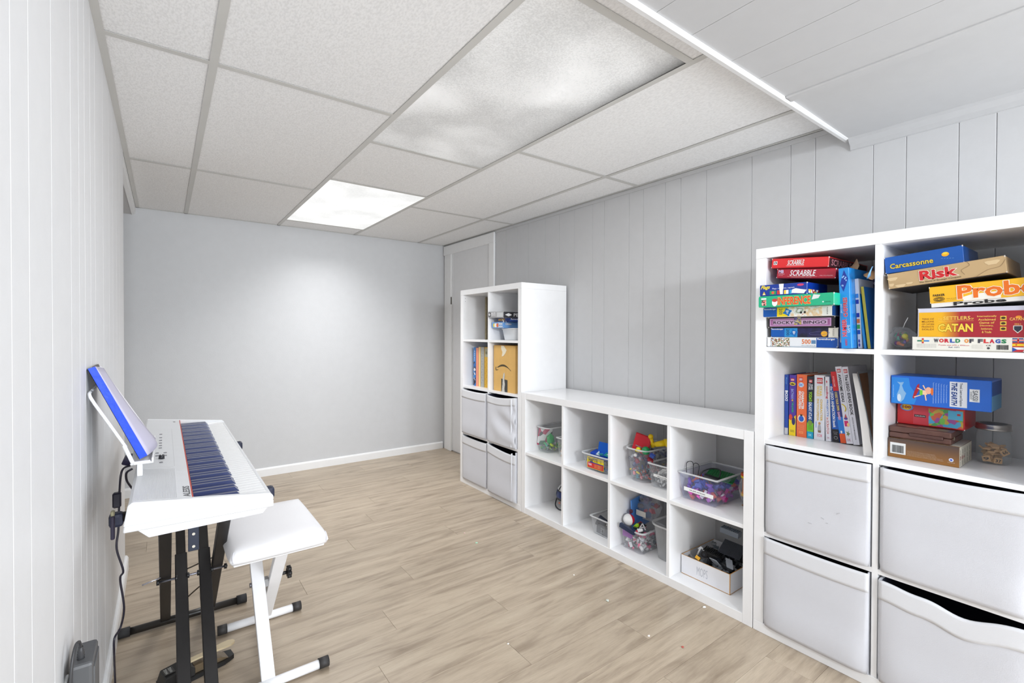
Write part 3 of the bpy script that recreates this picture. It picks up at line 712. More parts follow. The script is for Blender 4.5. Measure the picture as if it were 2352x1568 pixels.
# upright games at the right of that cube
t = gbox(1.862, 0.6335, z5, 0.0145, 0.186, 0.25, (20, 84, 190), 'thin blue game box with a white stripe, standing at the right end of the stack', tray=None, wear=False)
shape([(0.002,0.175),(0.0075,0.175),(0.011,0.09),(0.0125,0.02),(0.004,0.02),(0.002,0.1)], mat((232,236,242),0.5), t)
t = gbox(1.833, 0.6165, z5+0.0004, 0.0300, 0.269, 0.27, (28, 138, 218), 'light blue upright game box with red vertical lettering', tray=None, roll=R(-2.4), wear=False)
text('NUMBER', 0.005, 0.018, 0.040, 0.098, (206,34,60), t, up=True, bold=0.05, outline=(236,220,230)); text('GAME', 0.0195, 0.027, 0.052, 0.078, (190,226,250), t, up=True, bold=0.02)
text('CHIFFRES', 0.010, 0.022, 0.105, 0.170, (206,34,60), t, up=True, bold=0.05, outline=(236,220,230)); text('JEU DE', 0.002, 0.008, 0.118, 0.150, (190,226,250), t, up=True, bold=0.02)
text('NORDY', 0.012, 0.018, 0.010, 0.032, (206,34,60), t, up=True, bold=0.04)
shape([(0.004,0.215),(0.013,0.190),(0.027,0.232),(0.016,0.262)], mat((16,50,150),0.5), t)
for i in range(7):
    a = i*1.7; disc(0.0155+0.006*cos(a), 0.227+0.017*sin(a*1.3), 0.0018, 0.003, mat((150,190,240),0.5), t, y=-0.0011)
t = gbox(1.880, 0.5845, z5+0.0005, 0.0115, 0.235, 0.24, (226, 228, 236), 'thin white upright game box with coloured squares beside the light blue one', tray=None, roll=R(-3), wear=False)
for z, c in ((0.085,(226,120,60)),(0.066,(60,170,80)),(0.048,(30,90,190)),(0.105,(30,60,170)),(0.150,(30,60,170)),(0.170,(60,140,220))): patch(0.001, 0.0095, z, z+0.014, mat(c,0.5), t)
for z in (0.012, 0.025): disc(0.005, z, 0.0025, 0.006, mat((80,80,170),0.5), t)
t = book(1.885, 0.5685, z5+0.0005, 0.0065, 0.212, 0.21, (30, 150, 220), 'thin light blue book leaning by the divider, left of a yellow one', roll=R(-6.4), name='book')
t = book(1.889, 0.5590, z5+0.0005, 0.0080, 0.208, 0.21, (206, 190, 60), 'thin yellow book leaning against the divider of the top left cube', roll=R(-6.0), cover=(40,120,190))
t = gbox(2.06, 0.5585, z5+0.001, 0.022, 0.235, 0.16, (150, 150, 40), 'green and red upright box at the back beside the divider', tray=None, wear=False, roll=R(-1.5))
shape([(0.002,0.225),(0.012,0.225),(0.006,0.20)], mat((200,40,40),0.5), t); patch(0.003,0.018,0.10,0.14,mat((120,60,30),0.6),t)
t = gbox(2.02, 0.606, z5+0.001, 0.040, 0.262, 0.20, (50, 44, 84), 'dark purple box standing at the back of the top left cube', tray=None, wear=False)
text('GAMES', 0.004, 0.036, 0.222, 0.232, (190,180,210), t)
# torn cardboard pieces on top
def sheet_obj(name, X, Yl, Z, pts, th, m, label, cat, roll=0, extra=None):
    """thin bent sheet: list of (x,y,z) left edge points and right edge points"""
    t = item(name, X, Yl, Z, label, cat, None, roll)
    bm = bmesh.new(); rows = [[bm.verts.new(p) for p in r] for r in pts]
    for a, b_ in zip(rows, rows[1:]):
        for i in range(len(a)-1): bm.faces.new((a[i], a[i+1], b_[i+1], b_[i]))
    o = mesh_obj('sheet', bm, m, t, True); md = o.modifiers.new('s', 'SOLIDIFY'); md.thickness = th
    return t
CARD = mat((190, 160, 128), 0.85, noise=0.12, nscale=60)
sheet_obj('cardboard_scrap', 1.93, 0.6315, z5+0.2690, [[(0,0,0),(0.012,0,0.002),(0.027,0,0.001)],[(0.004,0.004,0.012),(0.016,0.003,0.012),(0.030,0.002,0.010)],[(0.015,0.008,0.026),(0.023,0.006,0.027),(0.032,0.004,0.016)],[(0.022,0.006,0.040),(0.024,0.006,0.040),(0.026,0.006,0.034)]], 0.0012, CARD, 'torn brown cardboard scrap sticking up above the light blue game box', 'cardboard')
sheet_obj('cardboard_flap', 1.90, 0.5825, z5+0.2390, [[(0.0,0.02,0.012),(0.012,0.05,0.026),(0.028,0.06,0.024)],[(0.006,0.0,0.006),(0.020,0.01,0.011),(0.036,0.02,0.013)],[(0.012,-0.01,0.002),(0.026,-0.01,0.0),(0.040,0.0,-0.004)],[(0.030,-0.02,-0.010),(0.033,-0.02,-0.011),(0.036,-0.02,-0.012)]], 0.0012, mat((206,160,112),0.8,noise=0.1,nscale=50), 'bent tan cardboard flap between the upright game boxes', 'cardboard')
sheet_obj('blue_flap', 1.83, 0.5460, z5+0.2350, [[(0.0,0.0,-0.008),(0.004,0.02,0.002)],[(0.008,-0.015,0.004),(0.010,0.0,0.012)],[(0.018,-0.03,0.016),(0.016,-0.01,0.022)],[(0.026,-0.035,0.026),(0.020,-0.02,0.028)]], 0.0012, mat((120,176,224),0.5,noise=0.1,nscale=40), 'torn light blue box flap poking out past the divider', 'cardboard')

# ---- top right cube
t = gbox(1.865, 0.4385, z5, 0.235, 0.041, 0.30, (232, 229, 218), 'cream puzzle box with colourful flag lettering at the bottom of the right-hand stack', tray=(214,208,196), lip=0.05, name='puzzle_box', cat='puzzle')
patch(0.012, 0.038, 0.027, 0.031, mat((30,120,90),0.5), t); patch(0.024, 0.040, 0.027, 0.031, mat((40,130,200),0.5), t, y=-0.0005); patch(0.023, 0.0275, 0.0215, 0.037, mat((200,60,60),0.5), t, y=-0.0007); patch(0.023,0.0275,0.027,0.031,mat((240,210,60),0.5),t,y=-0.0009)
flagc = [(40,80,170),(210,50,50),(230,140,40),(30,130,80),(200,40,60),(60,60,70),(40,150,200)]
def flag_word(s, x0, x1, z0, z1, t):
    n = len(s); wch = (x1-x0)/n
    for i, c in enumerate(s): text(c, x0+i*wch+0.0006, x0+(i+1)*wch-0.0008, z0, z1, flagc[(i*3+n) % 7], t, bold=0.09)
flag_word('WORLD', 0.050, 0.110, 0.0245, 0.036, t); flag_word('OF', 0.117, 0.138, 0.0245, 0.036, t); flag_word('FLAGS', 0.145, 0.203, 0.0245, 0.036, t)
text('Puzzle size 670 x 490mm', 0.062, 0.128, 0.0155, 0.019, (206,80,84), t); text('Ref. 1071', 0.084, 0.107, 0.0095, 0.013, (90,90,120), t, bold=0.03)
for i in range(5): text('Puzzle pieces made of strong card printed', 0.011, 0.056, 0.0185-i*0.0025, 0.0200-i*0.0025, (120,120,120), t); text('Keep this address for reference.', 0.133, 0.156, 0.0185-i*0.0025, 0.0200-i*0.0025, (170,168,160), t)
text('CE', 0.162, 0.172, 0.016, 0.020, (60,60,60), t, bold=0.02); disc(0.167, 0.0105, 0.003, 0.003, mat((70,70,70),0.5), t)
def barcode(x0, x1, z0, z1, t, y=-0.0006):
    bm = bmesh.new(); rnd = random.Random(3); x = x0
    while x < x1:
        wv = rnd.choice((0.0005, 0.0009, 0.0014)); add_box(bm, x, min(x+wv, x1), y, y+0.0002, z0, z1); x += wv + rnd.choice((0.0005, 0.0009))
    mesh_obj('barcode', bm, mat((40,40,40),0.6), t)
barcode(0.183, 0.206, 0.007, 0.020, t)
patch(0.213, 0.2345, 0.0275, 0.039, mat((28,50,120),0.5), t); patch(0.213,0.2345,0.0322,0.0345,mat((220,60,60),0.5),t,y=-0.0009); patch(0.213,0.2345,0.031,0.0357,mat((240,240,240),0.5),t,y=-0.0006); patch(0.2225,0.2255,0.0275,0.039,mat((220,60,60),0.5),t,y=-0.0009)
patch(0.213, 0.2345, 0.0145, 0.0272, mat((190,36,36),0.5), t); patch(0.213,0.2345,0.0175,0.024,mat((244,200,40),0.5),t,y=-0.0006); disc(0.2205,0.021,0.0016,0.002,mat((180,70,40),0.5),t,y=-0.0008)
patch(0.213, 0.2345, 0.008, 0.0142, mat((240,240,240),0.5), t); patch(0.213,0.2345,0.0018,0.008,mat((200,36,50),0.5),t); shape([(0.213,0.0018),(0.213,0.0142),(0.2225,0.008)], mat((30,80,170),0.5), t)

t = gbox(1.868, 0.4265, z5+0.0414, 0.250, 0.086, 0.28, (206, 206, 222), 'deep red and yellow board game box with a pale lilac lid edge', tray=None)
patch(0.003, 0.2495, 0.0, 0.0735, mat((166,30,44),0.4), t, y=-0.0004, t=0.0004)
def grad(colors, x0, x1, z0, z1, t, y=-0.0006):
    m = bpy.data.materials.new('gradient_print'); m.use_nodes = True; nt = m.node_tree; b = nt.nodes['Principled BSDF']; b.inputs['Roughness'].default_value = 0.45
    tc = nt.nodes.new('ShaderNodeTexCoord'); sp = nt.nodes.new('ShaderNodeSeparateXYZ'); nt.links.new(tc.outputs['Generated'], sp.inputs[0])
    cr = nt.nodes.new('ShaderNodeValToRGB'); nt.links.new(sp.outputs[colors[0]], cr.inputs[0]); e = cr.color_ramp.elements
    while len(e) < len(colors)-1: e.new(0.5)
    for i, (p, c) in enumerate(colors[1:]): e[i].position = p; e[i].color = (*lin(c), 1)
    nt.links.new(cr.outputs[0], b.inputs['Base Color']); return patch(x0, x1, z0, z1, m, t, y)
grad([0, (0.0,(236,176,20)), (0.55,(236,176,20)), (1.0,(170,34,44))], 0.003, 0.095, 0.0, 0.0735, t)
for i, s_ in enumerate(('TENS OF', 'MILLIONS', 'OF CATAN', 'PRODUCTS', 'SOLD!')): text(s_, 0.010, 0.038, 0.051-i*0.0078, 0.0562-i*0.0078, (130,70,20), t, y=-0.0009, bold=0.01)
text('THE', 0.048, 0.056, 0.050, 0.055, (240,200,90), t, y=-0.0009); text('SETTLERS', 0.059, 0.117, 0.050, 0.0605, (240,200,90), t, y=-0.0009, bold=0.02); text('OF', 0.118, 0.124, 0.050, 0.055, (240,200,90), t, y=-0.0009)
patch(0.048, 0.124, 0.0463, 0.0469, mat((240,200,90),0.5), t, y=-0.0009)
text('CATAN', 0.047, 0.123, 0.015, 0.039, (244,206,70), t, y=-0.0009, bold=0.06, outline=(80,20,20))
for i, s_ in enumerate(('Internationally', 'Acclaimed', 'Game of', 'Discovery,', 'Settlement,', '& Trade')): text(s_, 0.131+0.002*i, 0.170-0.002*i, 0.0555-i*0.0088, 0.0615-i*0.0088, (240,190,90), t, y=-0.0009, bold=0.03)
for i in range(3): patch(0.177, 0.189, 0.048-i*0.015, 0.059-i*0.015, mat((226,190,70),0.5), t, y=-0.0007); disc(0.183, 0.0535-i*0.015, 0.0045, 0.0032, mat((60,40,20),0.5), t, y=-0.0010)
text('CATAN', 0.195, 0.222, 0.046, 0.054, (240,190,90), t, y=-0.0009, bold=0.03); text('3061', 0.204, 0.216, 0.034, 0.038, (240,190,90), t, y=-0.0009); disc(0.212,0.055,0.006,0.004,mat((236,150,40),0.5),t,y=-0.0006)
shape([(0.202,0.032),(0.219,0.032),(0.219,0.021),(0.2105,0.011),(0.202,0.021)], mat((230,230,220),0.5), t, y=-0.0008); shape([(0.2035,0.0305),(0.2175,0.0305),(0.2175,0.0215),(0.2105,0.0135),(0.2035,0.0215)], mat((40,44,60),0.5), t, y=-0.0011)

t = gbox(1.868, 0.3975, z5+0.1290, 0.222, 0.062, 0.26, (244, 184, 20), 'yellow board game box with big orange lettering and a white base', tray=(232,230,226), lip=0.2, roll=R(-3.6))
shape([(0.074,0.0125),(0.074,0.024),(0.094,0.030),(0.15,0.032),(0.15,0.0125)], mat((240,236,226),0.6), t, y=-0.0004)
text('Probe', 0.062, 0.220, 0.018, 0.058, (232,112,24), t, y=-0.0012, bold=0.05, outline=(246,240,224))
text('PARKER', 0.008, 0.035, 0.032, 0.039, (50,40,20), t, bold=0.05)
for r_ in (0.012, 0.0085, 0.005): tube('printed_emblem', [(0.0215+r_*cos(a), -0.0008, 0.0235+r_*0.5*sin(a)) for a in [i*2*pi/12 for i in range(13)]], 0.0006, mat((50,40,20),0.5), t, n=4, sub=2)
text('PARKER BROTHERS', 0.009, 0.034, 0.0148, 0.0165, (60,50,20), t); text('Game of words', 0.038, 0.060, 0.022, 0.024, (60,50,20), t); text('2 to 4 players', 0.038, 0.058, 0.017, 0.019, (60,50,20), t)
text('Probe', 0.052, 0.160, 0.001, 0.0115, (30,28,28), t, y=0.0008, bold=0.05)
t = gbox(1.860, 0.4965, z5+0.1895, 0.262, 0.050, 0.24, (190, 160, 116), 'worn tan board game box with bold red lettering, tilted on the yellow one', tray=(40,34,32), lip=0.05, roll=R(-5.9), rough=0.6)
text('Risk', 0.078, 0.164, 0.0145, 0.044, (200,30,36), t, bold=0.06, outline=(246,238,226), y=-0.0012)
text('The Game of Strategic Conquest', 0.076, 0.170, 0.006, 0.0115, (50,36,26), t, y=-0.0010, bold=0.01)
for (x, z, a, b_) in ((0.012,0.032,0.012,0.007),(0.030,0.008,0.012,0.006),(0.052,0.012,0.008,0.004),(0.008,0.014,0.006,0.006),(0.236,0.036,0.014,0.008)): 
    shape([(x+a*cos(k)*(1+0.25*sin(3*k)), z+b_*sin(k)*(1+0.3*cos(2*k))) for k in [i*2*pi/14 for i in range(14)]], mat((216,190,148),0.8), t, name='worn_patch', y=-0.0006)
tube('crease', [(0.178,-0.0006,0.014),(0.172,-0.0006,0.028),(0.19,-0.0006,0.038),(0.185,-0.0006,0.049)], 0.0004, mat((140,112,80),0.8), t, n=4, sub=3)
tube('crease', [(0.20,-0.0006,0.002),(0.226,-0.0006,0.018),(0.25,-0.0006,0.022),(0.262,-0.0006,0.04)], 0.0004, mat((140,112,80),0.8), t, n=4, sub=3)
t = gbox(1.870, 0.5085, z5+0.2420, 0.185, 0.052, 0.20, (0, 82, 168), 'blue board game box with yellow gothic lettering on top of the right-hand stack', tray=None, roll=R(-4.6))
text('Carcassonne', 0.013, 0.118, 0.013, 0.029, (226,196,60), t, bold=0.03, outline=(60,60,30), y=-0.0012)
disc(0.146, 0.033, 0.0085, 0.0065, mat((244,170,30),0.5), t); disc(0.146, 0.036, 0.006, 0.0035, mat((250,210,60),0.5), t, y=-0.0009)
for i in range(5): shape([(0.135+i*0.006,0.022-i*0.001),(0.140+i*0.006,0.0225-i*0.001),(0.139+i*0.006,0.0215-i*0.001)], mat((130,180,220),0.5), t)

# bag of small toys beside the right-hand stack
BAG = clear_plastic((226, 230, 236), 0.07, 0.08)
def crumpled(name, parent, c, r, m, seed=0, amp=0.14, sub=3):
    bm = bmesh.new(); bmesh.ops.create_icosphere(bm, subdivisions=sub, radius=1); rnd = random.Random(seed)
    ph = [rnd.uniform(0, 6) for _ in range(6)]
    for v in bm.verts:
        p = v.co.copy(); k = 1 + amp*(sin(5*p.x+ph[0])*sin(6*p.y+ph[1]) + 0.7*sin(9*p.z+ph[2]+4*p.x) + 0.4*sin(14*p.y+ph[3]+5*p.z))
        v.co = Vector((c[0]+p.x*r[0]*k, c[1]+p.y*r[1]*k, max(c[2]+p.z*r[2]*k, c[2]-r[2]*0.93)))
    return mesh_obj(name, bm, m, parent, False)
t = item('toy_bag', 1.955, 0.487, z5+0.0008, 'small clear bag of mixed toys beside the right-hand stack', 'bag')
crumpled('bag_film', t, (0, 0, 0.0375), (0.036, 0.032, 0.036), BAG, 3)
tube('tie', [(0.004,0,0.070),(0.010,-0.01,0.082),(0.016,-0.014,0.094),(0.020,-0.016,0.102)], 0.0012, mat((226,226,226),0.4), t)
def blob(name, label, cat, group, X, Y, Z, s, col, kind='brick', rnd=random, parent=None):
    """one small toy piece; kinds vary in outline"""
    bm = bmesh.new()
    if kind == 'brick':
        add_box(bm, -s, s, -s*0.6, s*0.6, -s*0.45, s*0.45, s*0.05)
        for i in (-1, 0, 1):
            for j in (-1, 1): add_cyl(bm, (i*s*0.62, j*s*0.3, s*0.45), (i*s*0.62, j*s*0.3, s*0.62), s*0.2, n=8)
    elif kind == 'plate':
        add_box(bm, -s*1.6, s*1.6, -s*0.7, s*0.7, -s*0.12, s*0.12)
        for i in range(-2, 3):
            for j in (-1, 1): add_cyl(bm, (i*s*0.6, j*s*0.33, s*0.12), (i*s*0.6, j*s*0.33, s*0.26), s*0.17, n=6)
    elif kind == 'slope':
        vs = [(-s,-s*.7,-s*.5),(s,-s*.7,-s*.5),(s,s*.7,-s*.5),(-s,s*.7,-s*.5),(-s,-s*.7,s*.5),(0,-s*.7,s*.5),(0,s*.7,s*.5),(-s,s*.7,s*.5)]
        v = [bm.verts.new(p) for p in vs]
        for f in ((3,2,1,0),(4,5,6,7),(0,1,5,4),(1,2,6,5),(2,3,7,6),(3,0,4,7)): bm.faces.new([v[i] for i in f])
    elif kind == 'ball': bmesh.ops.create_uvsphere(bm, u_segments=16, v_segments=10, radius=s)
    elif kind == 'wheel': add_cyl(bm, (0,-s*0.4,0), (0,s*0.4,0), s, n=16); add_cyl(bm, (0,-s*0.45,0), (0,s*0.45,0), s*0.45, n=10)
    elif kind == 'wedge':
        add_cyl(bm, (0,0,-s*0.8), (0,0,s*0.8), s*0.8, s*0.15, n=4)
    o = mesh_obj(name, bm, mat(col, 0.35, coat=0.3), parent, kind == 'ball')
    o.location = (X, Y, Z); o.rotation_euler = (rnd.uniform(-0.5,0.5), rnd.uniform(-0.5,0.5), rnd.uniform(0, 6.28))
    if parent is None: tag(o, label, cat, group)
    return o
rb = random.Random(5)
bagcols = [(200,190,40),(60,150,130),(190,110,70),(120,60,150),(160,60,110),(60,120,90),(210,120,90),(90,70,160),(180,70,90)]
for i in range(16):
    a = rb.uniform(0, 6.28); r_ = 0.019*math.sqrt(rb.random())
    blob('toy_piece', 'small coloured toy piece inside the little clear bag', 'toy', 'toy pieces in the little clear bag', 1.955+r_*cos(a), 0.487+r_*sin(a), z5+0.014+0.036*rb.random(), rb.uniform(0.006, 0.0085), bagcols[i % 9], ('ball','wedge','brick')[i % 3], rb)

# ---- books in the left cube of the third row
ZB = 0.7435
t = book(2.000, 0.8665, ZB, 0.0140, 0.2385, 0.19, (36, 74, 164), 'thin blue book with white lettering, leftmost in the row'); text('BOX!', 0.002, 0.0125, 0.134, 0.176, WHITE, t, down=True, bold=0.06); text('Master', 0.004, 0.009, 0.200, 0.228, (110,170,220), t, down=True, bold=0.02)
patch(0.0005, 0.0135, 0.001, 0.027, mat((200,200,204),0.6), t)
def logo_red(t, x0, x1, z0, z1, word='LEGO', down=False):
    patch(x0, x1, z0, z1, mat((200,26,36),0.4), t, y=-0.0009)
    text(word, x0+0.001, x1-0.001, z0+(z1-z0)*0.2, z1-(z1-z0)*0.2, WHITE, t, y=-0.0012, bold=0.05, down=down)
t = book(2.000, 0.8495, ZB, 0.0255, 0.2390, 0.19, (74, 44, 150), 'purple and yellow book with an oval emblem, second in the row')
patch(0.0003, 0.0252, 0.0, 0.062, mat((238,206,30),0.4), t, y=-0.0009); shape([(0,0.062),(0.0252,0.062),(0.0252,0.083),(0.016,0.070),(0.008,0.076)], mat((238,206,30),0.4), t, y=-0.0010)
logo_red(t, 0.006, 0.019, 0.215, 0.226); disc(0.0125, 0.204, 0.0105, 0.0065, mat((244,214,40),0.4), t, y=-0.0009); shape([(0.004,0.206),(0.010,0.205),(0.0125,0.208),(0.015,0.205),(0.021,0.206),(0.019,0.2015),(0.0125,0.200),(0.006,0.2015)], mat((16,16,20),0.4), t, y=-0.0013)
text('BATMAN', 0.007, 0.0165, 0.146, 0.184, (150,160,220), t, down=True, bold=0.05); text('vs', 0.009, 0.015, 0.136, 0.144, (238,206,30), t, down=True, bold=0.04); text('THE JOKER', 0.008, 0.0165, 0.091, 0.134, (40,170,110), t, down=True, bold=0.05)
disc(0.0065, 0.072, 0.006, 0.012, mat((210,70,50),0.5), t, y=-0.0012); disc(0.017, 0.058, 0.0065, 0.016, mat((44,44,100),0.5), t, y=-0.0013); patch(0.006,0.019,0.014,0.022,mat((60,60,40),0.5),t,y=-0.0012); patch(0.0068,0.0182,0.0148,0.0212,mat((238,206,30),0.4),t,y=-0.0014); text('DK', 0.009, 0.016, 0.016, 0.020, (60,60,40), t, y=-0.0017)
t = book(2.000, 0.8215, ZB, 0.0355, 0.2430, 0.19, (234, 108, 56), 'thick orange book with white slanted lettering')
logo_red(t, 0.008, 0.021, 0.217, 0.232); disc(0.0155, 0.203, 0.0095, 0.0095, mat((210,226,244),0.4), t); text('DC', 0.009, 0.022, 0.198, 0.208, (40,110,200), t, y=-0.0012, bold=0.06)
text('CHARACTER', 0.017, 0.026, 0.108, 0.178, WHITE, t, down=True, bold=0.06); text('ENCYCLOPEDIA', 0.007, 0.0155, 0.108, 0.178, WHITE, t, down=True, bold=0.06)
text('NEW EDITION', 0.003, 0.0055, 0.120, 0.172, (244,170,110), t, down=True)
disc(0.017, 0.072, 0.013, 0.015, mat((240,214,190),0.5), t); disc(0.017, 0.071, 0.009, 0.011, mat((30,90,190),0.5), t, y=-0.0010); patch(0.013,0.021,0.082,0.088,mat((60,40,30),0.5),t,y=-0.0013)
for i in range(6): text('Meet heroes and villains', 0.006, 0.028, 0.045-i*0.0035, 0.0470-i*0.0035, (246,180,130), t)
patch(0.009, 0.024, 0.013, 0.023, mat((246,150,90),0.5), t); text('DK', 0.012, 0.021, 0.0155, 0.0205, (234,108,56), t, y=-0.0010)
t = book(2.000, 0.7845, ZB, 0.0225, 0.2375, 0.19, (28, 32, 44), 'book with a black, blue and green spine between the orange and white ones')
patch(0.0003,0.0222,0.060,0.140,mat((18,66,130),0.4),t,y=-0.0008); patch(0.0003,0.0222,0.026,0.060,mat((120,200,50),0.4),t,y=-0.0008); patch(0.0003,0.0222,0.0,0.026,mat((20,160,200),0.4),t,y=-0.0008)
logo_red(t, 0.006, 0.0175, 0.214, 0.226); text('STAR', 0.004, 0.0115, 0.186, 0.211, (226,230,236), t, down=True, bold=0.04); text('WARS', 0.0125, 0.0195, 0.188, 0.209, (226,230,236), t, down=True, bold=0.04)
text("YODA'S", 0.006, 0.017, 0.142, 0.180, (150,210,40), t, down=True, bold=0.06); text('GALAXY ATLAS', 0.006, 0.017, 0.073, 0.140, (226,230,236), t, down=True, bold=0.06, y=-0.0012)
disc(0.011, 0.060, 0.008, 0.010, mat((120,150,60),0.5), t, y=-0.0012); text('DK', 0.006, 0.017, 0.009, 0.018, (170,226,240), t, y=-0.0012, bold=0.04)
for i in range(4): text('WITH YODA FIGURE', 0.004, 0.018, 0.047-i*0.0045, 0.050-i*0.0045, (40,90,20), t, y=-0.0012)
t = book(2.000, 0.7600, ZB, 0.0355, 0.2450, 0.19, (226, 227, 234), 'thick white book with pale gold lettering and a red square logo')
logo_red(t, 0.009, 0.028, 0.214, 0.235); text('STAR', 0.0175, 0.026, 0.165, 0.205, (236,204,110), t, down=True, bold=0.06); text('WARS', 0.008, 0.0165, 0.165, 0.205, (236,204,110), t, down=True, bold=0.06)
text('CHARACTER', 0.0205, 0.028, 0.072, 0.155, (222,186,90), t, down=True, bold=0.05); text('ENCYCLOPEDIA', 0.009, 0.0165, 0.072, 0.155, (222,186,90), t, down=True, bold=0.05)
shape([(0.013,0.032),(0.024,0.032),(0.023,0.05),(0.020,0.062),(0.016,0.062),(0.013,0.05)], mat((170,170,176),0.5), t); disc(0.0185, 0.063, 0.004, 0.005, mat((200,150,90),0.5), t, y=-0.0011); patch(0.006,0.008,0.045,0.068,mat((80,130,220),0.5),t); patch(0.014,0.023,0.028,0.036,mat((140,110,80),0.5),t,y=-0.0011)
patch(0.011,0.027,0.012,0.022,mat((220,150,170),0.5),t); text('DK', 0.0135, 0.0245, 0.0135, 0.0205, (240,240,240), t, y=-0.0011, bold=0.04)
t = book(2.000, 0.7195, ZB+0.0005, 0.0165, 0.2410, 0.19, (224, 224, 232), 'slim white book with red and blue lower-case lettering', roll=R(-1.9))
text('coding', 0.0035, 0.0125, 0.158, 0.205, (190,50,80), t, down=True, bold=0.04); text('PROJECTS', 0.0035, 0.0115, 0.092, 0.155, (90,130,200), t, down=True, bold=0.03); text('in SCRATCH', 0.0035, 0.0115, 0.028, 0.088, (206,100,90), t, down=True, bold=0.02); text('DK', 0.0045, 0.012, 0.010, 0.016, (200,140,160), t, bold=0.02); shape([(0.006,0.222),(0.008,0.228),(0.010,0.222),(0.008,0.216)], mat((200,40,60),0.4), t)
t = book(2.005, 0.6985, ZB+0.0015, 0.0215, 0.2150, 0.18, (20, 88, 178), 'shorter blue and black book with white lettering, leaning slightly', roll=R(-4.6))
patch(0.0003,0.0212,0.0,0.046,mat((24,24,30),0.4),t,y=-0.0008); text('the LEGO ANIMATION book', 0.005, 0.0145, 0.052, 0.205, WHITE, t, down=True, bold=0.04)
disc(0.011, 0.015, 0.006, 0.006, mat((160,160,166),0.5), t, y=-0.0011); disc(0.011, 0.015, 0.0048, 0.0048, mat((24,24,30),0.5), t, y=-0.0014); text('make your own', 0.004, 0.018, 0.034, 0.037, (190,190,196), t, y=-0.0011); text('movies', 0.006, 0.016, 0.028, 0.031, (190,190,196), t, y=-0.0011)
t = book(2.000, 0.6720, ZB+0.002, 0.0185, 0.2610, 0.19, (30, 120, 206), 'leaning book with a red, dark blue and light blue spine', roll=R(-7.6))
patch(0.0003,0.0182,0.190,0.261,mat((206,40,44),0.4),t,y=-0.0008); patch(0.0003,0.0182,0.095,0.190,mat((50,54,120),0.4),t,y=-0.0008); patch(0.0003,0.0182,0.0,0.034,mat((220,84,36),0.4),t,y=-0.0008)
text('AWESOME', 0.004, 0.010, 0.205, 0.245, (240,170,170), t, down=True, bold=0.04, y=-0.0011); text('CODE YOUR OWN', 0.004, 0.012, 0.118, 0.186, (226,206,110), t, down=True, bold=0.05, y=-0.0011); text('GAMES!', 0.004, 0.012, 0.084, 0.114, (236,180,210), t, down=True, bold=0.05, y=-0.0011); disc(0.008,0.04,0.003,0.005,mat((236,240,244),0.5),t,y=-0.0011)
t = book(2.000, 0.6530, ZB+0.003, 0.0200, 0.2800, 0.19, (222, 222, 232), 'leaning white book with black capitals and little food pictures', roll=R(-8.0))
logo_red(t, 0.004, 0.0155, 0.258, 0.271); text('AWESOME IDEAS', 0.005, 0.014, 0.150, 0.252, (30,30,36), t, down=True, bold=0.04)
tube('printed_banana', [(0.004,-0.0006,0.143),(0.011,-0.0006,0.136),(0.014,-0.0006,0.126),(0.010,-0.0006,0.116)], 0.0018, mat((226,200,50),0.5), t, n=6, sub=3)
shape([(0.004,0.088),(0.015,0.090),(0.010,0.108)], mat((190,80,90),0.5), t); disc(0.0095,0.090,0.006,0.004,mat((90,70,150),0.5),t,y=-0.0010); patch(0.003,0.015,0.062,0.082,mat((206,40,110),0.5),t); disc(0.014,0.068,0.004,0.007,mat((240,200,140),0.5),t,y=-0.0010)
shape([(0.009,0.025),(0.011,0.033),(0.017,0.036),(0.011,0.038),(0.012,0.048),(0.009,0.040),(0.003,0.044),(0.007,0.036),(0.003,0.030),(0.008,0.032)], mat((120,130,70),0.5), t); text('DK', 0.004, 0.015, 0.009, 0.018, (200,140,160), t, bold=0.02)
t = book(2.000, 0.6320, ZB+0.003, 0.0190, 0.2800, 0.19, (222, 222, 232), 'leaning white book with black title, behind the curled white sheet', roll=R(-8.0))
logo_red(t, 0.004, 0.0155, 0.258, 0.271); text('The LEGO IDEAS BOOK', 0.005, 0.0145, 0.105, 0.252, (30,30,36), t, down=True, bold=0.04); text('UNLOCK YOUR IMAGINATION', 0.008, 0.0115, 0.018, 0.098, (70,70,80), t, down=True, bold=0.02)
# board and sheet leaning at the divider
t = empty('slate_board', (0, 0, 0), label='grey board with a brown edge leaning against the divider beside the books', cat='board')
def quad_board(name, P, th, m, parent):
    bm = bmesh.new(); P = [Vector(p) for p in P]; n = (P[1]-P[0]).cross(P[3]-P[0]).normalized()*th
    a = [bm.verts.new(p) for p in P]; b_ = [bm.verts.new(p+n) for p in P]
    bm.faces.new(a); bm.faces.new(list(reversed(b_)))
    for i in range(4): bm.faces.new((a[i], b_[i], b_[(i+1)%4], a[(i+1)%4]))
    bmesh.ops.recalc_face_normals(bm, faces=bm.faces)
    return mesh_obj(name, bm, m, parent)
def lerp(a, b_, k): return tuple(x+(y-x)*k for x, y in zip(a, b_))
A0, A1, B0, B1 = (1.864, 0.5325, ZB+0.001), (1.955, 0.6105, ZB+0.268), (2.20, 0.5325, ZB+0.001), (2.20, 0.5345, ZB+0.290)
quad_board('board', (A0, B0, B1, A1), 0.004, mat((104,108,114),0.6,noise=0.12,nscale=30), t)
off = (-0.0006, -0.0012, 0)
def sh(p): return tuple(a+b_ for a, b_ in zip(p, off))
quad_board('board_edge', (sh(A0), sh(lerp(A0, B0, 0.14)), sh(lerp(A1, B1, 0.20)), sh(A1)), -0.0015, mat((84,54,32),0.6,noise=0.15,nscale=90), t)
t = empty('paper_sheet', (0, 0, 0), label='curled white sheet of paper wrapped along the board next to the books', cat='paper')
bm = bmesh.new(); rows = []
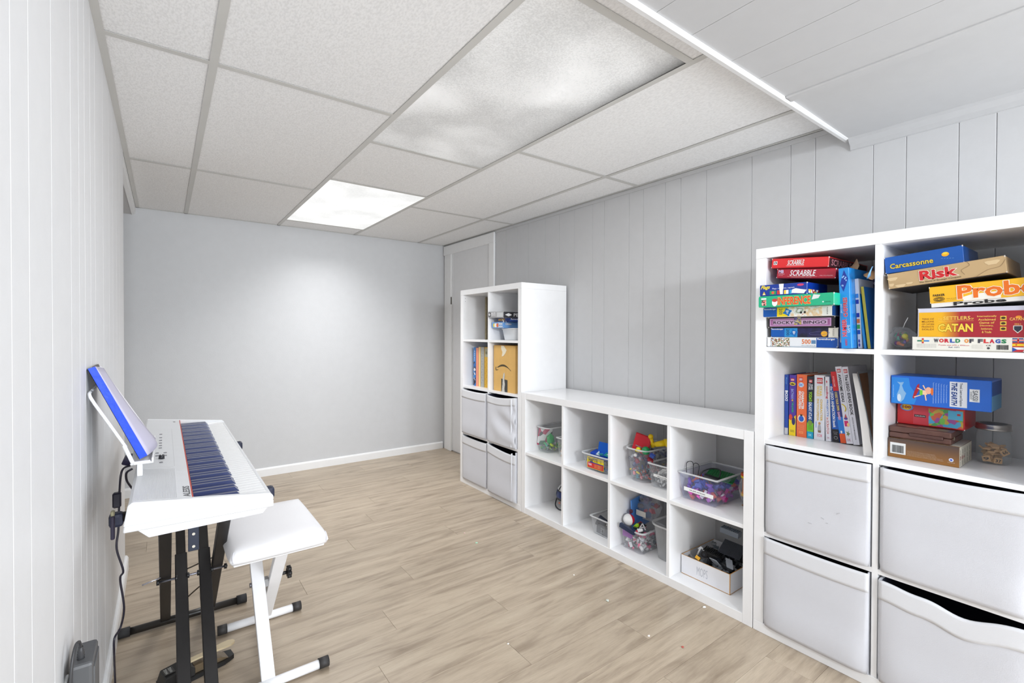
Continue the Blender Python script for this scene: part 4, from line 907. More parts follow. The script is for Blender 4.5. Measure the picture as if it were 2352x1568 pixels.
for k in range(13):
    v = k/12; z = ZB+0.0015+v*0.262; w_ = 0.034 - 0.018*v
    yl = 0.5325 + 0.076*v - 0.004*sin(pi*v); x = 1.856+0.088*v
    rows.append([bm.verts.new((x+0.03*i/4*(0.3), yl + w_*0.75*(1-i/4)*(1 if v < 0.97 else 0.9), z)) for i in range(5)])
for a, b_ in zip(rows, rows[1:]):
    for i in range(4): bm.faces.new((a[i], a[i+1], b_[i+1], b_[i]))
o = mesh_obj('sheet', bm, mat((238,236,234),0.6), t, True); md = o.modifiers.new('s', 'SOLIDIFY'); md.thickness = 0.0006

# ---- right cube of the third row
t = gbox(1.925, 0.5120, ZB, 0.173, 0.062, 0.16, (120, 84, 46), 'brown game box with a barcode at the bottom of the small stack beside the jar', tray=None, wear=False)
grad([2, (0.0,(150,100,40)), (1.0,(74,60,58))], 0.0005, 0.1725, 0.0005, 0.0615, t, y=-0.0004)
patch(0.006, 0.046, 0.012, 0.048, mat((226,226,224),0.5), t, y=-0.0007); barcode(0.011, 0.041, 0.016, 0.040, t, y=-0.0010)
for i in range(5): text('Contents may vary from those pictured on the package. Small parts.', 0.049, 0.118-0.004*(i%3)+0.006*i, 0.026-i*0.0036, 0.0275-i*0.0036, (206,196,180), t, y=-0.0007)
disc(0.155, 0.020, 0.0055, 0.0055, mat((214,220,236),0.5), t, y=-0.0007); disc(0.155, 0.020, 0.003, 0.003, mat((70,90,190),0.5), t, y=-0.0009); text('Cardinal', 0.147, 0.163, 0.011, 0.013, (206,196,180), t, y=-0.0007)
box('printed_panel', 0.173, 0.1734, 0.001, 0.159, 0.001, 0.061, mat((214,208,192),0.5), t); box('printed_panel', 0.030, 0.1725, 0.01, 0.159, 0.062, 0.0623, mat((206,202,190),0.5), t)
bm = bmesh.new(); rr_ = random.Random(9)
for i in range(3):
    for j in range(5): add_box(bm, 0.1734, 0.1737, 0.006+j*0.031, 0.006+j*0.031+0.002, 0.004+i*0.017, 0.018+i*0.017)
mesh_obj('printed_tiles', bm, mat((60,66,50),0.5), t)
text('7 13 4', 0.008, 0.060, 0.022, 0.032, (170,40,40), t, y=0.1738, face='side', bold=0.03)
t = empty('game_case', (1.930, 0.5110, ZB+0.0626), (0, 0, RZ), label='dark brown folding wooden game case lying on the barcode box', cat='game case')
WN = mat((92, 60, 52), 0.4, noise=0.2, nscale=40)
box('case_bottom', 0, 0.153, 0, 0.15, 0, 0.0185, WN, t, 0.004, 2); box('case_lid', 0, 0.153, 0, 0.15, 0.0192, 0.0385, WN, t, 0.004, 2)
box('handle', 0.052, 0.135, -0.003, 0.001, 0.0115, 0.0225, mat((80,50,44),0.4), t, 0.003, 2)
for i in range(5): box('inlay_square', 0.016+i*0.025, 0.0405+i*0.025, 0.010 if i % 2 else 0.022, 0.034 if i % 2 else 0.046, 0.0385, 0.0389, mat((150,106,88) if i % 2 else (126,112,92), 0.5), t)
box('clasp', 0.153, 0.1545, 0.03, 0.036, 0.012, 0.022, mat((170,160,140),0.3,0.8), t)
t = gbox(2.000, 0.5075, ZB+0.1022, 0.167, 0.0705, 0.15, (196, 24, 32), 'red puzzle box with a cartoon map, third up in the small stack', tray=None, name='puzzle_box', cat='puzzle')
disc(0.025, 0.056, 0.017, 0.012, mat((90,140,210),0.5), t); disc(0.025, 0.057, 0.013, 0.010, mat((236,190,40),0.5), t, y=-0.0008); text('100', 0.014, 0.036, 0.052, 0.061, (150,30,30), t, y=-0.0012, bold=0.05)
patch(0.042, 0.081, 0.004, 0.060, mat((200,60,72),0.5), t); patch(0.045, 0.074, 0.027, 0.035, mat((40,30,30),0.5), t, y=-0.0006); text('GALISON', 0.047, 0.072, 0.029, 0.033, (230,220,220), t, y=-0.0009)
patch(0.081, 0.163, 0.004, 0.060, picture([(80,160,90),(80,170,210),(200,170,70),(160,80,150),(120,190,80),(210,100,70)], 75), t); patch(0.128,0.162,0.030,0.058,mat((90,180,214),0.5),t,y=-0.0006); patch(0.149,0.157,0.044,0.050,mat((200,50,50),0.5),t,y=-0.0009)
t = gbox(1.945, 0.5110, ZB+0.1735, 0.236, 0.092, 0.15, (10, 96, 200), 'big blue box with a surfer and whale, on top of the small stack', tray=None, wear=False, name='activity_box', cat='puzzle')
shape([(0.002,0.002),(0.060,0.002),(0.066,0.020),(0.062,0.040),(0.050,0.060),(0.046,0.086),(0.002,0.086)], mat((30,130,214),0.4), t, y=-0.0005)
shape([(0.018,0.012),(0.026,0.005),(0.034,0.016),(0.040,0.036),(0.034,0.044),(0.029,0.060),(0.034,0.072),(0.024,0.070),(0.016,0.072),(0.024,0.062),(0.022,0.048),(0.016,0.030)], mat((130,176,214),0.4), t); disc(0.022, 0.020, 0.005, 0.012, mat((206,220,232),0.4), t, y=-0.0010)
shape([(0.056,0.024),(0.060,0.020),(0.072,0.050),(0.073,0.070),(0.068,0.066),(0.060,0.042)], mat((170,20,40),0.4), t)
bm = bmesh.new()
for a, b_ in (((0.060,0.026),(0.076,0.034)), ((0.068,0.056),(0.080,0.050)), ((0.082,0.066),(0.088,0.052)), ((0.086,0.044),(0.090,0.018))): bar(bm, (a[0], -0.0009, a[1]), (b_[0], -0.0009, b_[1]), 0.0030, 0.0004, (0,-1,0))
add_box(bm, 0.080, 0.092, -0.0010, -0.0006, 0.036, 0.050); mesh_obj('printed_figure', bm, mat((240,200,170),0.5), t)
patch(0.074, 0.081, 0.034, 0.050, mat((110,200,50),0.5), t, y=-0.0012); disc(0.0955, 0.050, 0.0075, 0.011, mat((240,180,150),0.5), t, y=-0.0011); disc(0.104, 0.048, 0.003, 0.012, mat((226,110,40),0.5), t, y=-0.0013)
for i in range(6): text('Travel the world to learn about this beautiful planet', 0.136-i*0.0062, 0.1395-i*0.0062, 0.016-0.001*i, 0.072+0.001*i, (170,206,244), t, down=True)
box('printed_panel', 0.145, 0.184, -0.0007, -0.0003, 0.006, 0.083, mat((214,218,226),0.4), t)
text('THE EARTH', 0.149, 0.162, 0.010, 0.080, (20,60,130), t, down=True, bold=0.06, shear=0.2, y=-0.0010); text('Travel, Learn and Explore', 0.166, 0.174, 0.010, 0.080, (30,40,60), t, down=True, bold=0.02, y=-0.0010)
patch(0.189, 0.211, 0.026, 0.064, mat((222,226,230),0.4), t); text('SASSI', 0.196, 0.207, 0.030, 0.060, (50,56,66), t, down=True, y=-0.0010, bold=0.0); text('SCIENCE', 0.191, 0.194, 0.034, 0.056, (90,96,106), t, down=True, y=-0.0010)
text('website', 0.006, 0.008, 0.020, 0.062, (170,206,244), t, down=True)
box('printed_panel', 0.236, 0.2364, 0.001, 0.149, 0.002, 0.046, mat((90,150,190),0.5), t); box('printed_panel', 0.236, 0.2364, 0.001, 0.149, 0.046, 0.087, mat((10,70,150),0.5), t)

# jar of numbered wooden tiles
t = empty('glass_jar', (2.095, 0.291, ZB), label='clear glass jar of numbered wooden tiles with a silver screw lid', cat='jar')
JG = clear_plastic((214, 220, 222), 0.10, 0.05)
lathe('glass', [(0.0,0.0012),(0.034,0.0012),(0.0385,0.005),(0.0395,0.02),(0.0395,0.088),(0.037,0.096),(0.037,0.103)], JG, t)
lathe('lid', [(0.0,0.1215),(0.030,0.1215),(0.0315,0.123),(0.039,0.123),(0.0405,0.1205),(0.0405,0.110),(0.042,0.109),(0.042,0.106),(0.0405,0.104),(0.038,0.104),(0.038,0.118),(0,0.118)], mat((186,182,176),0.28,0.85), t)
lathe('lid_disc', [(0.0,0.1235),(0.031,0.1232)], mat((90,92,96),0.3,0.7), t)
TW = mat((214, 170, 120), 0.6, noise=0.08, nscale=90)
rt = random.Random(12); nums = ['37', '66', '9', '14', '31', '52']
spots = []
for i in range(34):
    a = rt.uniform(0, 6.28); r_ = 0.024*math.sqrt(rt.random()); zz = 0.011 + 0.045*(i/33.0)
    spots.append((r_*cos(a), r_*sin(a), zz, rt.uniform(-0.7,0.7), rt.uniform(-0.7,0.7), rt.uniform(0,3.14)))
bm = bmesh.new(); add_box(bm, -0.0085, 0.0085, -0.0085, 0.0085, -0.0025, 0.0025, 0.0006); tile_me = bpy.data.meshes.new('wooden_tile'); bm.to_mesh(tile_me); bm.free(); tile_me.materials.append(TW)
for s_ in spots:
    o = bpy.data.objects.new('wooden_tile', tile_me); COL.objects.link(o); o.location = (2.095+s_[0], 0.291+s_[1], ZB+s_[2]); o.rotation_euler = s_[3:]
    tag(o, 'small square wooden tile among the heap inside the glass jar', 'game tile', 'wooden tiles in the jar')
def num_tile(n_, x, y, z, rx, ry, rz, label):
    o = empty('wooden_tile', (x, y, z), (rx, ry, rz), label=label, cat='game tile', group='numbered tiles against the glass')
    bm = bmesh.new(); add_box(bm, -0.0095, 0.0095, 0, 0.004, -0.0085, 0.0085, 0.0006); mesh_obj('tile', bm, TW, o)
    text(n_, -0.0065, 0.0065, -0.0048, 0.0048, (40,36,34), o, bold=0.03)
num_tile('37', 2.0665, 0.2760, ZB+0.0125, 0, R(4), R(-62), 'wooden tile reading 37 at the foot of the jar')
num_tile('66', 2.0760, 0.2635, ZB+0.0395, R(-25), R(-30), R(-48), 'wooden tile reading 66 in the jar')
num_tile('9', 2.0640, 0.3020, ZB+0.0150, 0, R(-12), R(-88), 'wooden tile reading 9 at the left of the jar')

# ---------------------------------------------------------------- plastic tubs
CLR = clear_plastic((236, 239, 244), 0.09, 0.1)
CLR_RIM = clear_plastic((244, 246, 248), 0.5, 0.2)
def rrect(w, d, r, n=5):
    pts = []
    for cx, cy, a0 in ((w-r, r, -pi/2), (w-r, d-r, 0), (r, d-r, pi/2), (r, r, pi)):
        for k in range(n+1):
            a = a0 + (pi/2)*k/n; pts.append((cx+r*cos(a), cy+r*sin(a)))
    return pts
def tub(X, Yl, Z, w, d, h, label, taper=0.010, r=0.02, lip=0.006, m=CLR, rim=CLR_RIM, yaw=0.0, group='clear plastic toy tubs'):
    """open tub; local x 0..w at the rim, y 0..d into the shelf"""
    t = item('plastic_tub', X, Yl, Z, label, 'tub', group, 0, yaw)
    def loop(bm, ins, z):
        return [bm.verts.new((x+ins, y+ins, z)) for x, y in rrect(w-2*ins, d-2*ins, max(0.003, r-ins*0.5))]
    bm = bmesh.new(); L = [loop(bm, taper+0.003, 0.0008), loop(bm, taper, 0.004), loop(bm, taper*0.5, h*0.5), loop(bm, 0.0, h-0.002)]
    bm.faces.new(list(reversed(L[0])))
    for a, b_ in zip(L, L[1:]):
        n = len(a)
        for i in range(n): bm.faces.new((a[i], a[(i+1)%n], b_[(i+1)%n], b_[i]))
    mesh_obj('tub_wall', bm, m, t, True)
    bm = bmesh.new(); n = len(rrect(1, 1, 0.1)); A = [loop(bm, 0, h-0.008), loop(bm, -lip, h-0.006), loop(bm, -lip, h), loop(bm, -0.0005, h+0.0005), loop(bm, 0.0012, h-0.008)]
    for a, b_ in zip(A, A[1:]+A[:1]):
        for i in range(n): bm.faces.new((a[i], a[(i+1)%n], b_[(i+1)%n], b_[i]))
    bmesh.ops.recalc_face_normals(bm, faces=bm.faces)
    mesh_obj('rim', bm, rim, t, True)
    return t
def pile(X, Yl, Z, w, d, h, cols, label, n=90, s=0.006, seed=1, inset=0.016, kinds=('brick','slope','wedge')):
    """jumble of tiny pieces that nobody could count, one joined object"""
    rn = random.Random(seed); bm = bmesh.new(); mats = [mat(c, 0.35, coat=0.2) for c in cols]
    for i in range(n):
        x = rn.uniform(inset, w-inset); y = rn.uniform(inset, d-inset); z = rn.uniform(s, h)
        sz = s*rn.uniform(0.6, 1.35); M = Matrix.Translation((x, y, z)) @ Euler((rn.uniform(-1,1), rn.uniform(-1,1), rn.uniform(0,6.3))).to_matrix().to_4x4()
        k = i % 4; mi = rn.randrange(len(cols))
        if k < 2: add_box(bm, -sz, sz, -sz*0.6, sz*0.6, -sz*0.4, sz*0.4, 0, 1, mi, M)
        elif k == 2: vs = add_cyl(bm, (0,0,-sz), (0,0,sz), sz*0.5, n=6, mi=mi); bmesh.ops.transform(bm, matrix=M, verts=vs)
        else: vs = add_cyl(bm, (0,0,-sz*0.8), (0,0,sz*0.8), sz, 0.1*sz, n=5, mi=mi); bmesh.ops.transform(bm, matrix=M, verts=vs)
    o = mesh_obj('toy_pieces', bm, mats); o.location = (X, Yl, Z); o.rotation_euler = (0, 0, RZ)
    return tag(o, label, 'toy pieces', kind='stuff')
ZM, ZL = 0.3935, 0.0385

# upper row, first cube from the far end
tub(1.925, 2.332, ZM, 0.118, 0.27, 0.158, 'tall clear tub of green toys in the top leftmost cube of the low unit', 0.008, 0.03, 0.007)
pile(1.925, 2.332, ZM, 0.118, 0.27, 0.032, [(40,160,110),(120,200,60),(190,210,60),(60,190,170),(220,228,230)], 'jumble of green and yellow toy bits in the bottom of the tall leftmost tub', 70, 0.007, 2)
def toy(name, X, Y, Z, bm, m, label, cat='toy', rot=(0,0,0), group=None, smooth=True):
    o = mesh_obj(name, bm, m, None, smooth); o.location = (X, Y, Z); o.rotation_euler = rot
    return tag(o, label, cat, group)
bm = bmesh.new(); bmesh.ops.create_icosphere(bm, subdivisions=1, radius=1)
for v in bm.verts: v.co = Vector((v.co.x*0.03, v.co.y*0.026, v.co.z*0.040))
toy('toy_gem', 1.985, 2.262, ZM+0.075, bm, mat((46,170,90),0.2), 'big green faceted toy in the tall leftmost tub', smooth=False)
bm = bmesh.new(); add_box(bm, -0.045, 0.045, -0.004, 0.004, -0.055, 0.055, 0.002)
toy('toy_packet', 1.975, 2.305, ZM+0.085, bm, picture([(60,70,70),(190,60,100),(230,230,230),(50,110,80)], 26), 'dark printed card standing in the tall leftmost tub', 'card', (0.1,0.1,-0.5), smooth=False)
for i, (dx, dy, c) in enumerate(((0.0,0.0,(70,200,170)), (0.02,-0.03,(190,214,40)), (0.012,0.02,(50,170,90)))):
    blob('toy_brick', ('turquoise', 'lime', 'mid green')[i]+' toy piece at the foot of the tall leftmost tub', 'toy', None, 1.95+dx, 2.262+dy, ZM+0.045, 0.012, c, ('wedge','brick','slope')[i], random.Random(i))
tub(1.930, 2.142, ZM, 0.125, 0.15, 0.118, 'small square clear tub with yellow pieces, in front of the tall leftmost tub', 0.010, 0.006, 0.005)
pile(1.930, 2.142, ZM, 0.125, 0.15, 0.030, [(240,180,20),(226,228,226),(200,140,50),(240,240,240)], 'jumble of yellow and white toy bits in the small square tub', 45, 0.006, 3)
bm = bmesh.new(); add_cyl(bm, (0,0,-0.012), (0,0,0.012), 0.012, 0.002, 5)
toy('toy_star', 1.952, 2.115, ZM+0.042, bm, mat((244,176,20),0.3), 'orange-yellow pointed toy in the small square tub')
t = item('tub_label', 1.9385, 2.108, ZM+0.022, 'white paper label on the small square tub of yellow pieces', 'label', None)
box('label', 0, 0.05, -0.002, -0.0016, 0, 0.028, mat((236,236,232),0.7), t); text('YELLOW', 0.004, 0.03, 0.015, 0.020, (90,90,90), t, y=-0.0024)

# upper row, second cube
tub(1.888, 1.893, ZM, 0.215, 0.22, 0.088, 'low clear tub with a yellow and red sticker, holding blue boxes', 0.012, 0.035, 0.008, m=clear_plastic((220,224,230),0.14,0.12))
pile(1.888, 1.893, ZM, 0.215, 0.22, 0.050, [(50,60,90),(70,76,90),(140,150,160),(30,90,150),(90,94,100)], 'jumble of dark toy bits inside the tub with the yellow and red sticker', 120, 0.009, 4)
t = item('tub_sticker', 1.8935, 1.848, ZM+0.010, 'yellow and red printed sticker on the front of the low tub', 'label', None)
box('sticker', 0, 0.122, -0.0012, -0.0008, 0, 0.062, mat((240,214,20),0.4), t); patch(0.003, 0.120, 0.002, 0.030, mat((206,50,44),0.5), t, y=-0.0016); shape([(0.003,0.030),(0.120,0.030),(0.120,0.034),(0.05,0.035),(0.03,0.040),(0.02,0.034)], mat((40,60,150),0.5), t, y=-0.0016)
text('SNAPTITE', 0.010, 0.078, 0.037, 0.057, (30,30,60), t, y=-0.0017, bold=0.05); text('10', 0.098, 0.104, 0.038, 0.055, (40,40,40), t, y=-0.0017); text('TRAIN', 0.008, 0.034, 0.014, 0.026, (240,230,236), t, y=-0.0019, bold=0.04)
for i in range(3): text('EASY TO ASSEMBLE KIT', 0.056, 0.108, 0.022-i*0.007, 0.026-i*0.007, (250,210,120), t, y=-0.0019)
bm = bmesh.new(); add_box(bm, -0.055, 0.055, -0.004, 0.004, -0.038, 0.038, 0.001)
toy('blue_box_lid', 1.955, 1.765, ZM+0.110, bm, mat((0,96,206),0.35), 'upright bright blue box lid in the low stickered tub', 'box', (R(-12),0,R(-88)), smooth=False)
bm = bmesh.new(); add_box(bm, -0.055, 0.055, -0.03, 0.03, -0.012, 0.012, 0.001)
toy('blue_tray', 1.945, 1.790, ZM+0.080, bm, mat((0,70,190),0.35), 'flat deep blue tray lying at the front of the low stickered tub', 'box', (R(8),R(4),R(-80)), smooth=False)
bm = bmesh.new(); add_box(bm, -0.03, 0.03, -0.003, 0.003, -0.045, 0.045, 0.001)
toy('purple_card', 2.03, 1.720, ZM+0.122, bm, mat((60,26,120),0.5), 'dark purple card at the back of the low stickered tub', 'card', (R(-10),R(40),R(-80)), smooth=False)
for i, (x, y, z, c) in enumerate(((1.915,1.79,0.094,(200,220,230)), (1.92,1.735,0.098,(30,150,150)), (1.925,1.715,0.100,(220,230,226)), (1.915,1.765,0.092,(60,170,190)))):
    bm = bmesh.new(); v = [bm.verts.new(p) for p in ((-0.016,0,-0.010),(0.016,0,-0.010),(0.004,0,0.014),(-0.016,0.003,-0.010),(0.016,0.003,-0.010),(0.004,0.003,0.014))]
    for f in ((0,1,2),(5,4,3),(0,3,4,1),(1,4,5,2),(2,5,3,0)): bm.faces.new([v[k] for k in f])
    toy('toy_triangle', x, y, ZM+z, bm, mat(c,0.3), ('pale grey','dark teal','white','light teal')[i]+' triangular toy piece on top of the low stickered tub', rot=(0.3*i-0.4, 0.2*i, RZ+0.2*i), smooth=False)

# upper row, third cube
tub(1.925, 1.612, ZM, 0.135, 0.26, 0.166, 'tall rounded clear tub heaped with mixed toys and a red lid', 0.012, 0.045, 0.009)
pile(1.925, 1.612, ZM, 0.135, 0.26, 0.060, [(230,230,234),(70,70,90),(240,150,160),(230,210,60),(120,190,210),(140,140,146),(200,90,60)], 'jumble of tiny white, grey and coloured bits low in the tall rounded tub', 150, 0.0078, 6, 0.018)
pile(1.925, 1.612, ZM+0.055, 0.135, 0.26, 0.085, [(60,66,110),(90,100,140),(190,194,204),(150,40,70),(40,60,120),(110,110,120)], 'jumble of dark blue and grey toy parts in the upper part of the tall rounded tub', 120, 0.010, 7, 0.018)
t = item('red_lid', 1.950, 1.590, ZM+0.150, 'square red plastic lid sticking up out of the tall rounded tub', 'lid', None, R(12))
t.rotation_euler = (R(-14), R(9), RZ+R(6))
box('lid', 0, 0.092, 0, 0.008, 0, 0.094, mat((196,10,34),0.3), t, 0.003, 2); box('lid_edge', 0.004, 0.088, -0.002, 0.0, 0.004, 0.090, mat((206,14,38),0.25), t, 0.001)
bm = bmesh.new(); bmesh.ops.create_uvsphere(bm, u_segments=20, v_segments=12, radius=0.021)
toy('green_ball', 1.948, 1.497, ZM+0.163, bm, mat((10,140,80),0.25), 'green ball resting on top of the tall rounded tub')
bm = bmesh.new(); add_cyl(bm, (-0.03,0,0), (0.02,0,0.012), 0.012, 0.017, 14); add_cyl(bm, (0.015,0,0.010), (0.034,0,0.016), 0.021, 0.018, 14)
toy('yellow_horn', 1.99, 1.435, ZM+0.198, bm, mat((240,206,10),0.3), 'yellow horn-shaped toy at the right of the tall rounded tub', rot=(0,0,-0.9))
bm = bmesh.new(); add_cyl(bm, (0,0,-0.02), (0.0,0,0.03), 0.011, 0.009, 12); bmesh.ops.create_uvsphere(bm, u_segments=12, v_segments=8, radius=0.013, matrix=Matrix.Translation((0,0,0.034))); add_cyl(bm, (0,0,0.0), (0.022,0,-0.012), 0.009, 0.008, 10)
toy('yellow_figure', 1.99, 1.490, ZM+0.196, bm, mat((238,200,16),0.35), 'small yellow toy figure behind the green ball', rot=(0.1,-0.2,-1.2))
bm = bmesh.new(); bmesh.ops.create_uvsphere(bm, u_segments=14, v_segments=8, radius=0.013); add_cyl(bm, (-0.012,0,0), (-0.02,0,-0.004), 0.006, 0.003, 8)
toy('yellow_chick', 1.935, 1.533, ZM+0.163, bm, mat((236,220,30),0.4), 'little yellow toy head left of the green ball')
for i, (x, y, z, s, c, k, lab) in enumerate(((1.94,1.555,0.130,0.009,(240,240,240),'ball','small white ball pressed against the inside of the tall rounded tub'), (1.945,1.56,0.150,0.012,(110,110,120),'wedge','grey pointed toy part in front of the red lid'), (1.95,1.455,0.150,0.016,(30,70,160),'slope','blue toy part below the yellow horn'), (1.955,1.475,0.120,0.014,(160,30,50),'brick','dark red toy part seen through the right of the tall rounded tub'), (1.945,1.55,0.100,0.013,(150,20,60),'wheel','crimson wheel seen through the tall rounded tub'))):
    blob('toy_part', lab, 'toy', None, x, y, ZM+z, s, c, k, random.Random(20+i))
cyl('toy_stick', (1.93, 1.545, ZM+0.185), (1.96, 1.515, ZM+0.165), 0.0025, mat((130,134,140),0.4)); tag(bpy.data.objects['toy_stick'], 'thin grey rod leaning across the red lid', 'toy')
tub(1.930, 1.467, ZM, 0.150, 0.18, 0.115, 'small square clear tub of pale bricks with a white strip label', 0.010, 0.006, 0.005)
pile(1.930, 1.467, ZM, 0.150, 0.18, 0.078, [(226,226,224),(206,206,204),(240,240,240),(176,176,176),(150,152,154)], 'jumble of white and clear bricks in the small square tub beside the tall rounded one', 170, 0.009, 8, 0.017)
t = item('tub_label', 1.9350, 1.440, ZM+0.052, 'white strip label on the tub of pale bricks', 'label', None, R(2))
box('label', 0, 0.105, -0.0015, -0.001, 0, 0.013, mat((240,240,238),0.6), t); text('white and clear', 0.022, 0.080, 0.003, 0.009, (60,60,60), t, y=-0.0019, bold=0.02)

# upper row, fourth cube
tub(1.905, 1.278, ZM, 0.182, 0.27, 0.122, 'wide clear tub of pink and blue bricks with a strip label, nearest the camera', 0.012, 0.006, 0.006, m=clear_plastic((206,216,248),0.08,0.08))
pile(1.905, 1.278, ZM, 0.182, 0.27, 0.048, [(224,50,160),(232,90,190),(244,236,246),(200,60,140),(210,90,70),(214,120,226)], 'jumble of pink, brown and white bricks low in the wide tub', 150, 0.0125, 10, 0.018)
pile(1.905, 1.278, ZM+0.040, 0.182, 0.27, 0.042, [(60,80,200),(90,100,210),(210,90,60),(110,60,180),(70,90,190)], 'jumble of blue and purple bricks in the upper part of the wide tub', 110, 0.0125, 11, 0.018)
t = item('tub_label', 1.9085, 1.254, ZM+0.040, 'white strip label with black lettering on the wide tub of pink and blue bricks', 'label', None, R(1.5))
box('label', 0, 0.142, -0.0015, -0.001, 0, 0.017, mat((244,244,242),0.6), t); text('red, pink, and brown', 0.028, 0.104, 0.004, 0.012, (40,40,40), t, y=-0.0019, bold=0.02)
bm = bmesh.new(); add_box(bm, -0.06, 0.06, -0.06, 0.06, -0.002, 0.002, 0.0005)
for i in range(12):
    for j in range(12): add_cyl(bm, (-0.055+i*0.01, -0.055+j*0.01, 0.002), (-0.055+i*0.01, -0.055+j*0.01, 0.0038), 0.0026, n=6)
toy('green_baseplate', 2.045, 1.155, ZM+0.103, bm, mat((0,110,50),0.4), 'green studded baseplate on top of the wide tub', rot=(R(6),R(-5),0.3), smooth=False)
BK = mat((16,18,24), 0.4)
def tube_toy(name, pts, r, m, label, cat='toy'): return tag(tube(name, pts, r, m), label, cat)
tube_toy('black_loop', [(1.94,1.262,ZM+0.105),(1.96,1.275,ZM+0.150),(1.97,1.25,ZM+0.155),(1.95,1.235,ZM+0.105),(1.97,1.245,ZM+0.150),(1.98,1.225,ZM+0.145),(1.95,1.215,ZM+0.095)], 0.0016, BK, 'dark looped wire at the left of the wide tub', 'wire')
tube_toy('bent_toy_bar', [(1.95,1.205,ZM+0.098),(1.965,1.20,ZM+0.125),(2.0,1.175,ZM+0.140),(2.0,1.135,ZM+0.142),(1.985,1.128,ZM+0.118),(1.97,1.13,ZM+0.105)], 0.0028, BK, 'black bent bar standing up out of the wide tub')
bm = bmesh.new(); add_box(bm, -0.035, 0.035, -0.018, 0.018, -0.010, 0.010, 0.005)
toy('black_block', 1.955, 1.148, ZM+0.108, bm, BK, 'black chunky toy part in front of the green baseplate', rot=(0.1,0.2,-1.2), smooth=False)
# bag at the right of that cube
t = item('toy_bag', 2.035, 1.012, ZM+0.001, 'clear bag with a striped tube inside, beside the wide tub of pink bricks', 'bag')
crumpled('bag_film', t, (0, 0, 0.083), (0.047, 0.052, 0.082), clear_plastic((230,232,238),0.07,0.08), 21, 0.12)
tube('bag_neck', [(0.0,0.0,0.150),(0.012,-0.004,0.185),(0.022,0.0,0.215)], 0.008, clear_plastic((230,232,238),0.07,0.08), t)
t = item('toy_tube', 2.022, 1.020, ZM+0.055, 'orange tube with red and yellow rings inside the bag beside the wide tub', 'toy')
lathe('tube_body', [(0,0),(0.026,0),(0.026,0.012),(0.022,0.014),(0.022,0.075),(0.027,0.077),(0.027,0.095),(0,0.095)], mat((226,140,70),0.4), t)
for z0, z1, c in ((-0.001,0.010,(226,180,40)),(0.077,0.086,(240,206,50)),(0.0865,0.096,(220,80,40))): lathe('ring', [(0.0262,z0),(0.0285,z0),(0.0285,z1),(0.0262,z1)], mat(c,0.4), t)
rq = random.Random(31)
for i in range(22):
    a = rq.uniform(0,6.28); r_ = 0.034*math.sqrt(rq.random())
    blob('toy_piece', 'small dull-coloured piece in the bottom of the bag beside the wide tub', 'toy', 'pieces in the bag beside the wide tub', 2.03+r_*cos(a), 1.014+r_*sin(a), ZM+0.014+0.032*rq.random(), rq.uniform(0.006,0.010), [(120,90,70),(60,90,80),(150,110,80),(80,80,90),(170,140,110),(70,140,110)][i%6], ('ball','brick','wedge')[i%3], rq)
for i, (y, z) in enumerate(((0.966,0.155),(0.974,0.014))):
    bm = bmesh.new(); bmesh.ops.create_uvsphere(bm, u_segments=12, v_segments=8, radius=0.014)
    toy('round_toy_piece', 1.985, y, ZM+z, bm, BK, ('black round piece high beside the bag', 'black round piece at the foot of the bag')[i])

# lower row: first cube, helmet
t = empty('bike_helmet', (2.070, 2.187, ZL), (0, 0, R(-150)), label='black, white and navy bike helmet standing in the bottom cube behind a divider', cat='helmet')
HB, HWm, HN = mat((44,46,52),0.35), mat((226,228,232),0.3), mat((34,50,104),0.3)
def shell(name, r, th0, th1, ph0, ph1, m, parent, c=(0,0,0.075), sq=(1.0,0.82,0.95), n=10, thick=0.006):
    bm = bmesh.new(); g = []
    for i in range(n+1):
        th = th0+(th1-th0)*i/n
        g.append([bm.verts.new((c[0]+r*sq[0]*cos(ph)*sin(th), c[1]+r*sq[1]*sin(ph)*sin(th), c[2]+r*sq[2]*cos(th))) for ph in [ph0+(ph1-ph0)*k/16 for k in range(17)]])
    for a, b_ in zip(g, g[1:]):
        for k in range(16): bm.faces.new((a[k], b_[k], b_[k+1], a[k+1]))
    o = mesh_obj(name, bm, m, parent, True); md = o.modifiers.new('s', 'SOLIDIFY'); md.thickness = thick; return o
shell('helmet_shell', 0.088, 0.02, 1.75, 0, 2*pi, HB, t)
for k in range(8): shell('white_panel', 0.0905, 0.35, 1.05, k*pi/4+0.12, (k+1)*pi/4-0.12, HWm, t, thick=0.002)
for k in range(6): shell('navy_panel', 0.0912, 1.12, 1.55, k*pi/3+0.1, (k+1)*pi/3-0.1, HN, t, thick=0.002)
shell('pale_insert', 0.0918, 1.25, 1.62, 2.6, 3.1, mat((180,200,214),0.4), t, thick=0.002)
box('top_knob', -0.012, 0.012, -0.010, 0.010, 0.156, 0.170, mat((210,212,214),0.4), t, 0.003)
tube('chin_strap', [(0.0,-0.07,0.06),(0.04,-0.072,0.02),(0.07,-0.04,0.004),(0.075,0,0.004),(0.07,0.04,0.004),(0.04,0.072,0.02),(0.0,0.07,0.06)], 0.004, HB, t)
cyl('reflector', (0.084,-0.03,0.05), (0.088,-0.031,0.05), 0.006, mat((190,110,90),0.3), t)

